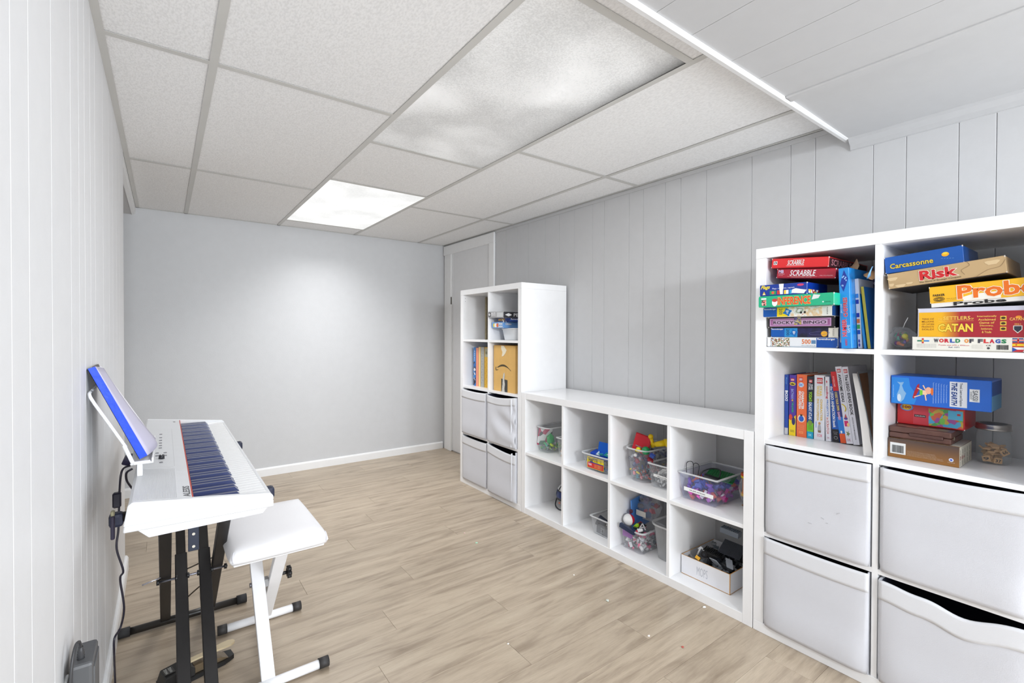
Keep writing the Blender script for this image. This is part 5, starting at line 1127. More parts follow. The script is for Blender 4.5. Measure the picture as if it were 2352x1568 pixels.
# lower row: second cube
tub(1.905, 1.832, ZL, 0.165, 0.20, 0.100, 'clear tub of dark parts in the second bottom cube of the low unit', 0.012, 0.006, 0.006)
pile(1.905, 1.832, ZL, 0.165, 0.20, 0.060, [(70,70,72),(110,108,104),(50,50,54),(150,146,136),(90,92,96)], 'jumble of grey and black parts in the tub of the second bottom cube', 110, 0.010, 13, 0.018)
t = item('folded_box', 1.922, 1.805, ZL+0.006, 'grey printed packet standing inside the tub of dark parts', 'packet', None, R(3))
box('packet', 0, 0.085, 0, 0.02, 0, 0.045, mat((112,114,118),0.5), t, 0.001); box('packet_edge', -0.0005, 0.0855, -0.0008, 0.0, -0.0005, 0.003, mat((226,228,230),0.5), t)
for i in range(3): text('INSTRUCTIONS', 0.032, 0.058, 0.032-i*0.011, 0.040-i*0.011, (190,194,198), t, y=-0.0012, bold=0.03)
bm = bmesh.new(); add_box(bm, -0.026, 0.026, -0.014, 0.014, -0.018, 0.018, 0.004)
toy('grey_block', 1.95, 1.788, ZL+0.070, bm, mat((52,58,72),0.5), 'blue-grey block above the grey packet in the tub', rot=(0.2,0.5,-1.2), smooth=False)
bm = bmesh.new(); add_cyl(bm, (-0.02,0,-0.02), (0.03,0,0.03), 0.015, 0.006, 8); add_box(bm, 0.0, 0.05, -0.01, 0.01, 0.0, 0.02, 0.004)
toy('black_toy', 1.99, 1.725, ZL+0.105, bm, mat((22,26,44),0.4), 'navy black toy poking over the rim of the tub of dark parts', smooth=False)

# lower row: third cube
tub(1.905, 1.628, ZL, 0.145, 0.185, 0.112, 'clear tub heaped with toys and a blue-white ball, in the third bottom cube', 0.010, 0.022, 0.008)
pile(1.905, 1.628, ZL, 0.145, 0.185, 0.070, [(230,232,234),(206,208,214),(180,184,190),(240,110,150),(120,130,140),(240,240,240)], 'jumble of white and grey scraps inside the heaped tub', 190, 0.009, 15, 0.017)
bm = bmesh.new(); add_box(bm, -0.03, 0.03, -0.002, 0.002, -0.018, 0.018)
toy('purple_card', 1.918, 1.585, ZL+0.078, bm, mat((150,60,170),0.5), 'purple card seen through the heaped tub', 'card', (0,0,RZ), smooth=False)
bm = bmesh.new(); add_box(bm, -0.046, 0.046, -0.008, 0.008, -0.011, 0.011, 0.001)
toy('navy_bar', 1.898, 1.570, ZL+0.112, bm, mat((24,40,74),0.35), 'navy blue rectangular bar lying over the front rim of the heaped tub', 'toy', (0,R(9),RZ), smooth=False)
t = item('toy_ball', 1.945, 1.598, ZL+0.140, 'small ball with white, blue and red panels on the heaped tub', 'ball')
for k, c in enumerate(((240,240,240),(206,30,60),(30,80,170),(206,30,60),(30,80,170),(240,240,240),(240,240,240),(240,240,240))):
    bm = bmesh.new(); g = []
    for i in range(9):
        th = pi*i/8; g.append([bm.verts.new((0.030*cos(ph)*sin(th), 0.030*sin(ph)*sin(th), 0.030*cos(th))) for ph in [k*pi/4-1.0 + (pi/4)*j/4 for j in range(5)]])
    for a, b_ in zip(g, g[1:]):
        for j in range(4): bm.faces.new((a[j], b_[j], b_[j+1], a[j+1]))
    bmesh.ops.remove_doubles(bm, verts=bm.verts, dist=1e-5); mesh_obj('panel', bm, mat(c,0.25), t, True)
bm = bmesh.new(); add_box(bm, -0.003, 0.003, -0.09, 0.09, -0.085, 0.085, 0.001)
toy('blue_folder', 2.075, 1.622, ZL+0.150, bm, mat((90,150,230),0.35), 'light blue folder leaning on the left side of the third bottom cube', 'folder', (0,0,R(-85)), smooth=False)
bpy.data.objects['blue_folder'].rotation_euler = (R(5), 0, R(-85))
t = item('toy_bag', 2.07, 1.562, ZL+0.110, 'big crumpled clear bag with a white label on top of the heaped tub', 'bag')
crumpled('bag_film', t, (0, 0, 0.085), (0.064, 0.045, 0.080), clear_plastic((222,224,232),0.16,0.12), 44, 0.16)
box('bag_label', -0.04, 0.02, -0.062, -0.060, 0.040, 0.068, mat((226,224,216),0.6), t)
rq = random.Random(50)
for i, c in enumerate(((60,60,120),(190,40,60),(130,130,140),(80,60,110),(60,60,70),(200,60,80),(110,100,150),(150,30,50))):
    blob('bag_content', 'dark blue or red piece inside the big crumpled bag', 'toy', 'pieces inside the big crumpled bag', 2.06+rq.uniform(-0.02,0.02), 1.56+rq.uniform(-0.05,0.05), ZL+0.16+0.08*rq.random(), rq.uniform(0.012,0.018), c, ('brick','slope')[i%2], rq)
labs = ['lime green toy in front of the big bag','black and green toy beside the navy bar','dark red piece behind the lime green toy','white piece at the right rim of the heaped tub','pink-red piece at the right rim of the heaped tub','maroon bottle shape behind the ball','black stick piece above the heaped tub']
for i, (x, y, z, s, c, k) in enumerate(((1.935,1.545,0.130,0.013,(160,210,30),'slope'),(1.93,1.54,0.118,0.012,(26,40,30),'brick'),(1.96,1.54,0.130,0.014,(150,20,30),'brick'),(1.925,1.512,0.118,0.013,(226,226,226),'brick'),(1.915,1.520,0.112,0.008,(200,50,80),'brick'),(1.97,1.605,0.175,0.010,(70,20,50),'wheel'),(1.955,1.520,0.135,0.012,(30,30,34),'plate'))):
    blob('toy_part', labs[i], 'toy', None, x, y, ZL+z, s, c, k, random.Random(60+i))
bm = bmesh.new()
for a, b_ in (((-0.016,0,0),(0.0,0,0.026)), ((0,0,0.026),(0.018,0,0.0)), ((-0.010,0,0.004),(0.016,0,0.012))): bar(bm, a, b_, 0.004, 0.004, (0,1,0))
toy('lattice_piece', 1.93, 1.50, ZL+0.128, bm, mat((200,200,204),0.4), 'small silver lattice piece on the rim of the heaped tub', rot=(0,0,RZ), smooth=False)
tub(1.940, 1.464, ZL, 0.150, 0.20, 0.172, 'tall round-cornered empty-looking clear tub beside the heaped tub', 0.016, 0.05, 0.008, m=clear_plastic((226,228,230),0.24,0.2))
pile(1.940, 1.464, ZL, 0.150, 0.20, 0.020, [(190,140,110),(90,90,90),(120,150,180),(226,226,220)], 'thin layer of brown and grey bits in the tall empty-looking tub', 40, 0.007, 17, 0.03)

# lower row: fourth cube, open box of dark bricks
t = item('cardboard_tray', 1.928, 1.278, ZL+0.0006, 'shallow white box with gold-brown edges, full of black and grey bricks', 'box')
WB = mat((236,236,240),0.5); GE = mat((206,150,70),0.6)
w_, d_, h_ = 0.232, 0.27, 0.086
box('box_wall', 0, w_, 0, 0.002, 0, h_, WB, t); box('box_wall', 0, w_, d_-0.002, d_, 0, h_, WB, t); box('box_wall', 0, 0.002, 0.002, d_-0.002, 0, h_, WB, t); box('box_wall', w_-0.002, w_, 0.002, d_-0.002, 0, h_, WB, t); box('box_floor', 0.002, w_-0.002, 0.002, d_-0.002, 0, 0.002, WB, t)
bm = bmesh.new(); add_box(bm, w_-0.0022, w_+0.0004, -0.0004, 0.0026, 0, h_); add_box(bm, 0, w_, -0.0004, 0.0004, 0, 0.0018); add_box(bm, w_-0.0004, w_+0.0004, 0, d_, 0, 0.0018)
add_box(bm, -0.0004, w_+0.0004, -0.0004, 0.0024, h_, h_+0.0008); add_box(bm, w_-0.0024, w_+0.0004, 0.0024, d_, h_, h_+0.0008); add_box(bm, -0.0004, 0.0024, 0.0024, d_, h_, h_+0.0008)
mesh_obj('card_edge', bm, GE, t)
text('MOPS', 0.078, 0.130, 0.022, 0.060, (190,192,200), t, bold=-0.012)
rq = random.Random(77); tones = [(20,22,28),(26,28,34),(16,18,24),(96,102,110),(140,146,154),(60,64,72),(30,34,44)]
for i in range(70):
    x = rq.uniform(0.03, w_-0.03); y = rq.uniform(0.03, d_-0.04); z = 0.012 + rq.uniform(0.0, 0.085)*(0.75+0.35*y/d_)
    blob('toy_brick', 'black or grey building brick in the shallow white box', 'toy brick', 'black and grey bricks in the white box', 1.928+y, 1.278-x, ZL+z, rq.uniform(0.010, 0.019), tones[rq.randrange(7)], ('brick','plate','slope','brick')[i%4], rq)
blob('yellow_brick', 'yellow brick at the left front of the white box', 'toy brick', None, 1.962, 1.215, ZL+0.083, 0.014, (240,176,20), 'slope', random.Random(2))
t = item('toy_tracks', 1.965, 1.200, ZL+0.108, 'black toy tracked vehicle with round wheels on the heap in the white box', 'toy', None, R(8), R(12))
bm = bmesh.new(); add_box(bm, 0, 0.085, 0, 0.05, -0.012, 0.020, 0.008)
for i in range(12): add_box(bm, 0.003+i*0.007, 0.0065+i*0.007, -0.001, 0.051, 0.019, 0.0225)
mesh_obj('track_belt', bm, mat((16,18,22),0.5), t)
for x in (0.012, 0.075): cyl('wheel', (x,-0.004,0.002), (x,0.0,0.002), 0.015, mat((22,24,30),0.4), t); cyl('wheel_hub', (x,-0.006,0.002), (x,-0.004,0.002), 0.006, mat((50,54,62),0.4), t)
def big_plate(X, Y, Z, a, b_, col, label, rot, studs=True):
    bm = bmesh.new(); add_box(bm, -a, a, -b_, b_, -0.0018, 0.0018)
    if studs:
        nx, ny = int(a/0.004), int(b_/0.004)
        for i in range(nx):
            for j in range(ny): add_cyl(bm, (-a+0.004+i*0.008, -b_+0.004+j*0.008, 0.0018), (-a+0.004+i*0.008, -b_+0.004+j*0.008, 0.0034), 0.0024, n=6, caps=True)
    o = mesh_obj('brick_plate', bm, mat(col,0.35)); o.location = (X,Y,Z); o.rotation_euler = rot
    return tag(o, label, 'toy brick')
big_plate(2.06, 1.110, ZL+0.135, 0.05, 0.045, (66,70,80), 'large dark grey studded plate at the right back of the white box', (R(8),R(-14),0.2))
t = item('toy_platform', 2.125, 1.205, ZL+0.165, 'light grey studded toy platform on top at the back of the white box', 'toy', None, R(4), R(5))
box('platform', 0, 0.085, 0, 0.04, 0, 0.024, mat((150,158,170),0.4), t, 0.001)
bm = bmesh.new()
for i in range(9):
    for j in range(3): add_cyl(bm, (0.006+i*0.009, 0.008+j*0.012, 0.024), (0.006+i*0.009, 0.008+j*0.012, 0.027), 0.003, n=8)
mesh_obj('stud', bm, mat((90,104,120),0.4), t)['kind'] = 'stuff'
bm = bmesh.new(); add_cyl(bm, (0,0,0), (0.02,0,0.045), 0.004, n=8); add_cyl(bm, (0.02,0,0.045), (0.006,0,0.030), 0.0035, n=8); add_cyl(bm, (0.02,0,0.045), (0.034,0,0.032), 0.0035, n=8)
toy('grey_arrow', 1.97, 1.225, ZL+0.090, bm, mat((206,208,212),0.4), 'light grey arrow-shaped piece at the left of the white box', rot=(0,0,RZ), smooth=False)
for i, (x, y, z, a, b_, c, lab, r_) in enumerate(((1.955,1.128,0.100,0.022,0.018,(150,158,168),'plain light grey plate at the front of the white box',(R(50),R(10),1.2)), (1.975,1.075,0.108,0.026,0.014,(170,176,186),'pale grey plate at the front right of the white box',(R(20),R(-20),0.6)), (1.955,1.085,0.094,0.024,0.016,(22,24,30),'black panel at the front right corner of the white box',(R(60),R(10),1.0)))):
    big_plate(x, y, ZL+z, a, b_, c, lab, r_, False)

# ---------------------------------------------------------------- far tall unit contents
z4, z3 = 1.0957, 0.7435
tub(1.900, 2.690, z4, 0.150, 0.20, 0.082, 'small white food tub under the boxes in the far tall shelf', 0.014, 0.02, 0.004, m=mat((232,234,236),0.35), rim=mat((240,240,242),0.35), group=None)
t = gbox(1.857, 2.744, z4+0.0835, 0.136, 0.0405, 0.24, (110,160,220), 'light blue game box in the far tall shelf', tray=None)
for cx, c in ((0.030,(240,220,60)),(0.055,(240,240,240)),(0.070,(226,110,70)),(0.045,(240,240,244))): disc(cx, 0.019, 0.013, 0.014, mat(c,0.5), t, y=-0.0005-0.0002*(cx*10))
text('Chinese', 0.078, 0.130, 0.022, 0.038, WHITE, t, bold=0.06); text('Checkers', 0.074, 0.133, 0.004, 0.020, WHITE, t, bold=0.06)
text('Chinese', 0.02, 0.07, 0.020, 0.036, WHITE, t, y=0.1365, face='side', bold=0.05)
t = gbox(1.862, 2.686, z4+0.1245, 0.105, 0.0300, 0.22, (34,52,106), 'navy box with gold lettering between two paler boxes in the far shelf', tray=None)
text('BE PUZZLED', 0.018, 0.088, 0.008, 0.022, (226,180,70), t, bold=0.06); box('printed_panel', 0.105, 0.1054, 0.03, 0.2, 0.002, 0.020, mat((40,70,140),0.4), t); text('Ravensburger', 0.04, 0.16, 0.012, 0.024, WHITE, t, y=0.1060, face='side', bold=0.04)
shape([(0.060,0.022),(0.070,0.006),(0.088,-0.004),(0.080,0.010)], mat((230,230,230),0.6), t, y=-0.0014, name='paper_tag')
t = gbox(1.835, 2.7590, z4+0.1560, 0.186, 0.0420, 0.30, (170,170,172), 'silver and black game box on top of the small stack in the far shelf', tray=None, roll=R(1.5))
patch(0.006, 0.032, 0.006, 0.036, mat((40,40,44),0.4), t); shape([(0.019,0.009),(0.029,0.021),(0.019,0.033),(0.009,0.021)], mat((236,236,236),0.4), t, y=-0.0010)
text('PENTE', 0.042, 0.092, 0.012, 0.036, (230,230,232), t, bold=0.07, outline=(40,40,44)); patch(0.110,0.178,0.006,0.036,mat((206,208,210),0.5),t)
box('printed_panel', 0.186, 0.1864, 0.001, 0.299, 0.001, 0.041, mat((52,52,56),0.4), t)
bm = bmesh.new(); v = [bm.verts.new(p) for p in ((0.187,0.012,0.021),(0.187,0.042,0.010),(0.187,0.072,0.021),(0.187,0.042,0.032))]; bm.faces.new(v); mesh_obj('printed_emblem', bm, mat((240,240,240),0.4), t)
text('PENTE', 0.085, 0.20, 0.010, 0.032, (220,220,222), t, y=0.1872, face='side', bold=0.04)
t = empty('framed_picture', (1.925, 2.9370, z4+0.0004), (0, 0, RZ), label='brown picture frame standing upright in the top left cube of the far shelf', cat='picture frame')
box('frame', 0, 0.020, 0, 0.012, 0, 0.315, mat((110,100,74),0.5,noise=0.2,nscale=60), t, 0.002); box('frame', 0, 0.020, 0.258, 0.27, 0, 0.315, mat((110,100,74),0.5), t, 0.002); box('frame', 0, 0.020, 0.012, 0.258, 0.303, 0.315, mat((110,100,74),0.5), t, 0.002); box('frame', 0, 0.020, 0.012, 0.258, 0, 0.012, mat((110,100,74),0.5), t, 0.002)
box('backing', 0.004, 0.010, 0.012, 0.258, 0.012, 0.303, mat((70,56,40),0.7), t)
t = empty('framed_picture', (1.945, 2.9150, z4+0.0004), (0, 0, RZ), label='dark thin panel standing right of the brown picture frame in the far shelf', cat='picture frame')
box('panel', 0, 0.014, 0, 0.25, 0, 0.312, mat((86,76,70),0.6), t, 0.002)
far_books = [(3.062,0.030,0.292,(50,130,205),'blue book with dark splashes, leftmost in the far shelf'),(3.026,0.030,0.290,(240,150,120),'coral pink book beside the blue one in the far shelf'),(2.990,0.024,0.296,(246,214,140),'pale yellow book in the middle of the far row'),(2.960,0.044,0.296,(176,176,170),'thick grey book in the far row'),(2.910,0.050,0.296,(214,166,30),'thick gold book at the right end of the far row')]
for i, (y, w, h, c, lab) in enumerate(far_books):
    t = book(1.905, y, z3, w, h, 0.22, c, lab, name='book', group='books in the far tall shelf')
    if i == 0: patch(0.001, 0.029, 0.002, 0.18, picture([(40,110,190),(20,30,60),(60,140,210),(20,24,40),(226,230,236)], 55), t); text('ATLAS', 0.010, 0.020, 0.19, 0.27, WHITE, t, down=True)
    if i == 3:
        for k in range(12): disc(0.016+0.012*(k%2), 0.03+k*0.02, 0.0025, 0.0035, mat((120,120,116),0.6), t)
    if i == 4:
        for k in range(14): disc(0.012+0.012*(k%3), 0.02+k*0.014, 0.0022, 0.003, mat((150,110,30),0.6), t)
        patch(0.006, 0.044, 0.225, 0.288, mat((170,166,140),0.5), t); text('100', 0.012, 0.038, 0.245, 0.265, (90,86,60), t, y=-0.0009, bold=0.03)
t = book(2.07, 2.930, z3, 0.060, 0.318, 0.15, (30,70,120), 'dark blue book at the back of the far row', name='book', group='books in the far tall shelf')
# mailing box
t = empty('cardboard_box', (1.872, 2.7395, z3), (0, 0, RZ), label='tan cardboard mailing box with a curved arrow mark and torn tape', cat='cardboard box')
KR = mat((222, 178, 104), 0.75, noise=0.04, nscale=22, bump=0.2, bscale=40)
box('carton', 0, 0.252, 0, 0.30, 0, 0.316, KR, t, 0.0012)
box('flap_seam', 0.2514, 0.2528, 0.02, 0.28, 0.05, 0.30, mat((150,110,60),0.8), t)
pts = []; 
for k in range(15):
    a = k/14; pts.append((0.045+0.160*a, 0.150 + 0.038*sin(pi*(0.10+0.78*a)) - 0.018*a, 0.002+0.0045*sin(pi*min(1,a*1.1+0.05))))
up_ = [(x, z+w) for x, z, w in pts]; dn = [(x, z-w) for x, z, w in reversed(pts)]
shape(up_+dn, mat((70,62,40),0.6), t, name='printed_arrow', y=-0.0009)
shape([(0.026,0.166),(0.022,0.150),(0.028,0.140),(0.055,0.145),(0.055,0.149),(0.034,0.1455),(0.030,0.152),(0.033,0.166)], mat((70,62,40),0.6), t, name='printed_arrow', y=-0.0009)
bm = bmesh.new()
rv = random.Random(4); P = [(0.092,0.0),(0.092,0.088),(0.165,0.082),(0.165,0.0)]
mesh = prism('black_tape', P, 0.0003, mat((58,58,54),0.5), t, 'y', off=-0.0006)
bm.free()
shape([(0.100,0.0),(0.105,0.03),(0.108,0.06),(0.112,0.10),(0.120,0.125),(0.128,0.132),(0.134,0.118),(0.130,0.08),(0.136,0.05),(0.130,0.02),(0.134,0.0)], mat((206,204,196),0.4,noise=0.3,nscale=160), t, name='clear_tape', y=-0.0012)
shape([(0.090,0.314),(0.122,0.314),(0.140,0.298),(0.155,0.285),(0.140,0.262),(0.118,0.244),(0.098,0.240),(0.106,0.270),(0.092,0.290)], mat((236,226,200),0.35), t, name='torn_tape', y=-0.0012)

# ---------------------------------------------------------------- digital piano
KW = mat((221, 222, 224), 0.36); KWK = mat((246, 246, 246), 0.18, coat=0.4); KBK = mat((46, 56, 98), 0.25, coat=0.4)
Y0, Y1 = 1.352, 2.622
def zt(x): return 0.760 - (x + 0.066)*0.12     # sloping top
t = kb = empty('digital_piano', (0.08, (Y0+Y1)/2, 0.682), label='long white digital piano on a black stand along the left wall', cat='piano')
ox, oy, oz = 0.08, (Y0+Y1)/2, 0.682
def kpr(name, poly, y0, y1, m, bevel=0.0): # x-z outline in world, extruded along Y
    return prism(name, [(x-ox, z-oz) for x, z in poly], y1-y0, m, kb, 'y', bevel, off=y0-oy)
CHK = 0.016
kpr('case', [(-0.076,0.694),(0.229,0.690),(0.229,0.708),(-0.0745,0.708)], Y0, Y1, KW, 0.002)
kpr('control_panel', [(-0.0745,0.708),(0.053,0.708),(0.053,zt(0.053)),(-0.060,zt(-0.060)),(-0.067,zt(-0.06)-0.005)], Y0+CHK, Y1-CHK, KW, 0.0015)
for a, b_ in ((Y0, Y0+CHK), (Y1-CHK, Y1)): kpr('end_cheek', [(-0.0755,0.7081),(0.2288,0.7081),(0.2288,0.718),(0.220,zt(0.22)+0.001),(-0.060,zt(-0.060)+0.001),(-0.068,zt(-0.06)-0.006)], a, b_, KW, 0.0015)
kpr('front_rail', [(0.2185,0.7081),(0.2288,0.7081),(0.2288,0.716),(0.225,0.719),(0.2185,0.719)], Y0+CHK, Y1-CHK, KW, 0.001)
kpr('bottom_tray', [(-0.052,0.6945),(0.217,0.6905),(0.205,0.676),(-0.030,0.672)], Y0+0.006, Y1-0.006, mat((222,223,228),0.4), 0.001)
kpr('key_felt', [(0.0532,0.730),(0.0560,0.730),(0.0560,zt(0.055)-0.001),(0.0532,zt(0.055)-0.001)], Y0+CHK, Y1-CHK, mat((190,90,80),0.9))
for (x, y) in ((-0.01, Y0+0.030), (0.165, Y0+0.030)): cyl('rubber_foot', (x-ox, y-oy, -0.0135), (x-ox, y-oy, -0.003), 0.006, mat((244,244,246),0.5), kb)
# white keys
ky0, ky1 = Y0+CHK+0.001, Y1-CHK-0.001
kp = (ky1-ky0)/52
zw = 0.7225
bm = bmesh.new(); add_box(bm, 0.057-ox, 0.2175-ox, -kp/2+0.0005, kp/2-0.0005, 0.7085-oz, zw-oz, 0.0008); wkm = bpy.data.meshes.new('white_key'); bm.to_mesh(wkm); bm.free(); wkm.materials.append(KWK)
for i in range(52):
    o = bpy.data.objects.new('white_key', wkm); COL.objects.link(o); o.parent = kb; o.location = (0, ky0+kp*(i+0.5)-oy, 0)
# black keys
def wedge_mesh(name, x0, x1, hw, z0, z1, m):
    bm = bmesh.new()
    A = [(x0,-hw,z0),(x1,-hw,z0),(x1,hw,z0),(x0,hw,z0),(x0,-hw*0.82,z1),(x1-0.010,-hw*0.82,z1-0.0015),(x1-0.010,hw*0.82,z1-0.0015),(x0,hw*0.82,z1)]
    v = [bm.verts.new(p) for p in A]
    for f in ((3,2,1,0),(4,5,6,7),(0,1,5,4),(1,2,6,5),(2,3,7,6),(3,0,4,7)): bm.faces.new([v[k] for k in f])
    me = bpy.data.meshes.new(name); bm.to_mesh(me); bm.free(); me.materials.append(m); return me
bkm = wedge_mesh('black_key', 0.058-ox, 0.160-ox, 0.0074, zw-oz+0.0002, zw-oz+0.0135, KBK)
for i in range(51):
    if (i % 7) in (1, 4): continue          # lowest key is an A: no sharp after B and E
    o = bpy.data.objects.new('black_key', bkm); COL.objects.link(o); o.parent = kb; o.location = (0, ky0+kp*(i+1)-oy, 0)
# panel details on the sloping top
def on_top(name, x0, x1, y0, y1, h, m, lift=0.0):
    return kpr(name, [(x0,zt(x0)+lift),(x1,zt(x1)+lift),(x1,zt(x1)+lift+h),(x0,zt(x0)+lift+h)], y0, y1, m)
on_top('printed_line', -0.058, 0.020, 1.690, 1.6915, 0.0002, mat((190,190,192),0.6))
on_top('printed_line', 0.0225, 0.0235, 1.70, 2.36, 0.0002, mat((200,200,202),0.6))
bm = bmesh.new()
for i in range(34):
    x = -0.060 + i*0.0025
    if x < 0.024: add_box(bm, x-ox, x+0.0013-ox, 1.368-oy, 1.672-oy, zt(x)-oz-0.0004, zt(x)-oz+0.0009)
o = mesh_obj('speaker_grille', bm, mat((226,227,229),0.5), kb); o['kind'] = 'stuff'
BT = mat((120,120,124), 0.4)
for y in (1.968, 2.010, 2.055, 2.105, 2.160, 2.230):
    x = -0.012; cyl('button', (x-ox, y-oy, zt(x)-oz-0.001), (x-ox, y-oy, zt(x)-oz+0.002), 0.0045, BT, kb, n=10)
for x, y in ((-0.020,1.886),(0.001,1.890),(-0.020,1.845),(0.001,1.848),(-0.009,1.750)): cyl('button', (x-ox, y-oy, zt(x)-oz-0.001), (x-ox, y-oy, zt(x)-oz+0.002), 0.0045, BT, kb, n=10)
cyl('volume_knob', (-0.008-ox, 1.805-oy, zt(-0.008)-oz), (-0.008-ox, 1.805-oy, zt(-0.008)-oz+0.012), 0.0080, mat((34,34,40),0.35), kb, r1=0.007, n=18)
box('knob_mark', -0.009-ox, -0.007-ox, 1.799-oy, 1.811-oy, zt(-0.008)-oz+0.012, zt(-0.008)-oz+0.0124, mat((230,230,230),0.5), kb)
# ALESIS reads along the keyboard, towards the far end
me = glyphs('ALESIS', 0.02); xs = [v.co.x for v in me.vertices]; a0, a1 = min(xs), max(xs); b1 = max(v.co.y for v in me.vertices)
for v in me.vertices:
    u = (v.co.x-a0)/(a1-a0); k = v.co.y/b1; x = 0.050 - 0.014*k; y = 1.376 + 0.095*u
    v.co = (x-ox, y-oy, zt(x)-oz+0.0004)
me.materials.clear(); me.materials.append(mat((90,90,94),0.5)); o = bpy.data.objects.new('lettering', me); COL.objects.link(o); o.parent = kb
on_top('printed_emblem', 0.030, 0.038, 2.535, 2.560, 0.0002, mat((150,150,152),0.6))
# music rest
MR = mat((240,240,241), 0.35)
t = empty('music_rest', (-0.060, 1.75, zt(-0.055)), label='white wire music rest leaning back to the wall above the piano', cat='music stand')
def mloc(p): return (p[0]+0.060, p[1]-1.75, p[2]-zt(-0.055))
bm = bmesh.new(); add_box(bm, -0.072+0.060, -0.024+0.060, 1.550-1.75, 1.88-1.75, 0.042, 0.046, 0.001); add_box(bm, -0.028+0.060, -0.024+0.060, 1.550-1.75, 1.88-1.75, 0.046, 0.056, 0.001)
for y in (1.60, 1.83): add_box(bm, -0.060+0.060, -0.048+0.060, y-1.756, y-1.744, 0.0008, 0.042, 0.001)
mesh_obj('ledge', bm, MR, t)
for y in (1.547, 1.885):
    bm = bmesh.new(); bar(bm, mloc((-0.066, y, 0.806)), mloc((-0.084, y, 0.856)), 0.008, 0.010, (0,1,0), 0.002); bar(bm, mloc((-0.066, y, 0.806)), mloc((-0.030, y, 0.806)), 0.008, 0.010, (0,1,0), 0.002); mesh_obj('bracket', bm, MR, t)
    tube('upright', [mloc((-0.080, y, 0.850)), mloc((-0.115, y, 0.918)), mloc((-0.1475, y, 0.982)), mloc((-0.1495, y+(0.03 if y < 1.7 else -0.03), 0.994))], 0.0036, MR, t, sub=3)
tube('cross_wire', [mloc((-0.1495, 1.577, 0.994)), mloc((-0.1495, 1.7, 0.996)), mloc((-0.1495, 1.855, 0.994))], 0.003, MR, t, sub=2)
# big book on the rest: blue spine to the camera, lilac cover
t = empty('music_book', (0, 0, 0), label='large lilac-covered book with a blue taped spine on the music rest', cat='book')
ya, yb = 1.556, 1.790
base_b, base_f = Vector((-0.0535, 0, 0.8125)), Vector((-0.0370, 0, 0.8205))
top_b, top_f = Vector((-0.1540, 0, 1.052)), Vector((-0.1395, 0, 1.058))
def Q(p, y): return Vector((p.x, y, p.z))
bm = bmesh.new()
v = [bm.verts.new(p) for p in (Q(base_b,ya), Q(base_f,ya), Q(top_f,ya), Q(top_b,ya), Q(base_b,ya+0.004), Q(base_f,ya+0.004), Q(top_f,ya+0.004), Q(top_b,ya+0.004))]
for f in ((3,2,1,0),(4,5,6,7),(0,1,5,4),(1,2,6,5),(2,3,7,6),(3,0,4,7)): bm.faces.new([v[k] for k in f])
mesh_obj('spine', bm, mat((10, 70, 225), 0.35, noise=0.12, nscale=45, bump=0.3, bscale=80), t)
bm = bmesh.new(); g = []
n1_ = 12
for j in range(n1_+1):
    s_ = j/n1_; row = []
    for i in range(9):
        k = i/8; p = base_f.lerp(top_f, s_)
        bulge = 0.012*sin(pi*min(1,k*1.1))*(1-s_)**1.3 + 0.008*k*(1-s_)**2 + 0.006*k
        wid = (yb-ya)*(0.52 + 0.48*(1-s_)**2.2)
        row.append(bm.verts.new((p.x+bulge+0.001, ya+0.002+k*wid, p.z - 0.012*k*s_)))
    g.append(row)
for a, b_ in zip(g, g[1:]):
    for i in range(8): bm.faces.new((a[i], a[i+1], b_[i+1], b_[i]))
o = mesh_obj('cover', bm, mat((196,192,212),0.5), t, True); md = o.modifiers.new('s', 'SOLIDIFY'); md.thickness = 0.0012
bm = bmesh.new()
v = [bm.verts.new(p) for p in (Q(base_b,ya+0.004)+Vector((0.002,0,0.001)), Q(base_f,ya+0.004)-Vector((0.003,0,-0.001)), Q(top_f,ya+0.004)-Vector((0.003,0,0.004)), Q(top_b,ya+0.004)+Vector((0.002,0,-0.004)), Q(base_b,yb-0.01)+Vector((0.002,0,0.001)), Q(base_f,yb-0.01)+Vector((0.012,0,0.001)), Q(top_f,yb-0.05)-Vector((0.003,0,0.010)), Q(top_b,yb-0.05)+Vector((0.002,0,-0.010)))]
for f in ((3,2,1,0),(4,5,6,7),(0,1,5,4),(1,2,6,5),(2,3,7,6),(3,0,4,7)): bm.faces.new([v[k] for k in f])
mesh_obj('pages', bm, mat((232,230,236),0.8,noise=0.06,nscale=200), t)
quad_board('back_cover', (Q(base_b,ya), Q(base_b,yb), Q(top_b,yb), Q(top_b,ya)), 0.001, picture([(70,110,160),(120,90,60),(40,50,60),(150,170,190)], 12, kind='noise'), t)

# ---------------------------------------------------------------- keyboard stand
SB = mat((30, 28, 28), 0.42, noise=0.1, nscale=80)
SB2 = mat((36, 33, 31), 0.3)
t = st = empty('keyboard_stand', (0.06, 1.97, 0), label='black double-braced X-shaped stand under the piano', cat='stand')
def sl(p): return (p[0]-0.06, p[1]-1.97, p[2])
def leg(name, p0, p1, w, th, m=SB):
    bm = bmesh.new(); bar(bm, sl(p0), sl(p1), w, th, (0,0,1) if abs(p0[2]-p1[2]) < 0.1 else (1,0,0), 0.002); return mesh_obj(name, bm, m, st)
NF, FF = (1.620, 2.265)
ZA = 0.645
leg('leg', (0.000, FF, 0.032), (0.000, 1.610, ZA), 0.030, 0.032)
leg('leg', (0.148, FF, 0.032), (0.148, 1.610, ZA), 0.030, 0.032)
leg('leg', (0.044, NF, 0.022), (0.044, 2.00, 0.365), 0.032, 0.035); leg('leg', (0.112, NF, 0.022), (0.112, 2.00, 0.365), 0.032, 0.035)
leg('inner_leg', (0.044, 1.99, 0.355), (0.044, 2.305, ZA), 0.024, 0.028, SB2); leg('inner_leg', (0.112, 1.99, 0.355), (0.112, 2.305, ZA), 0.024, 0.028, SB2)
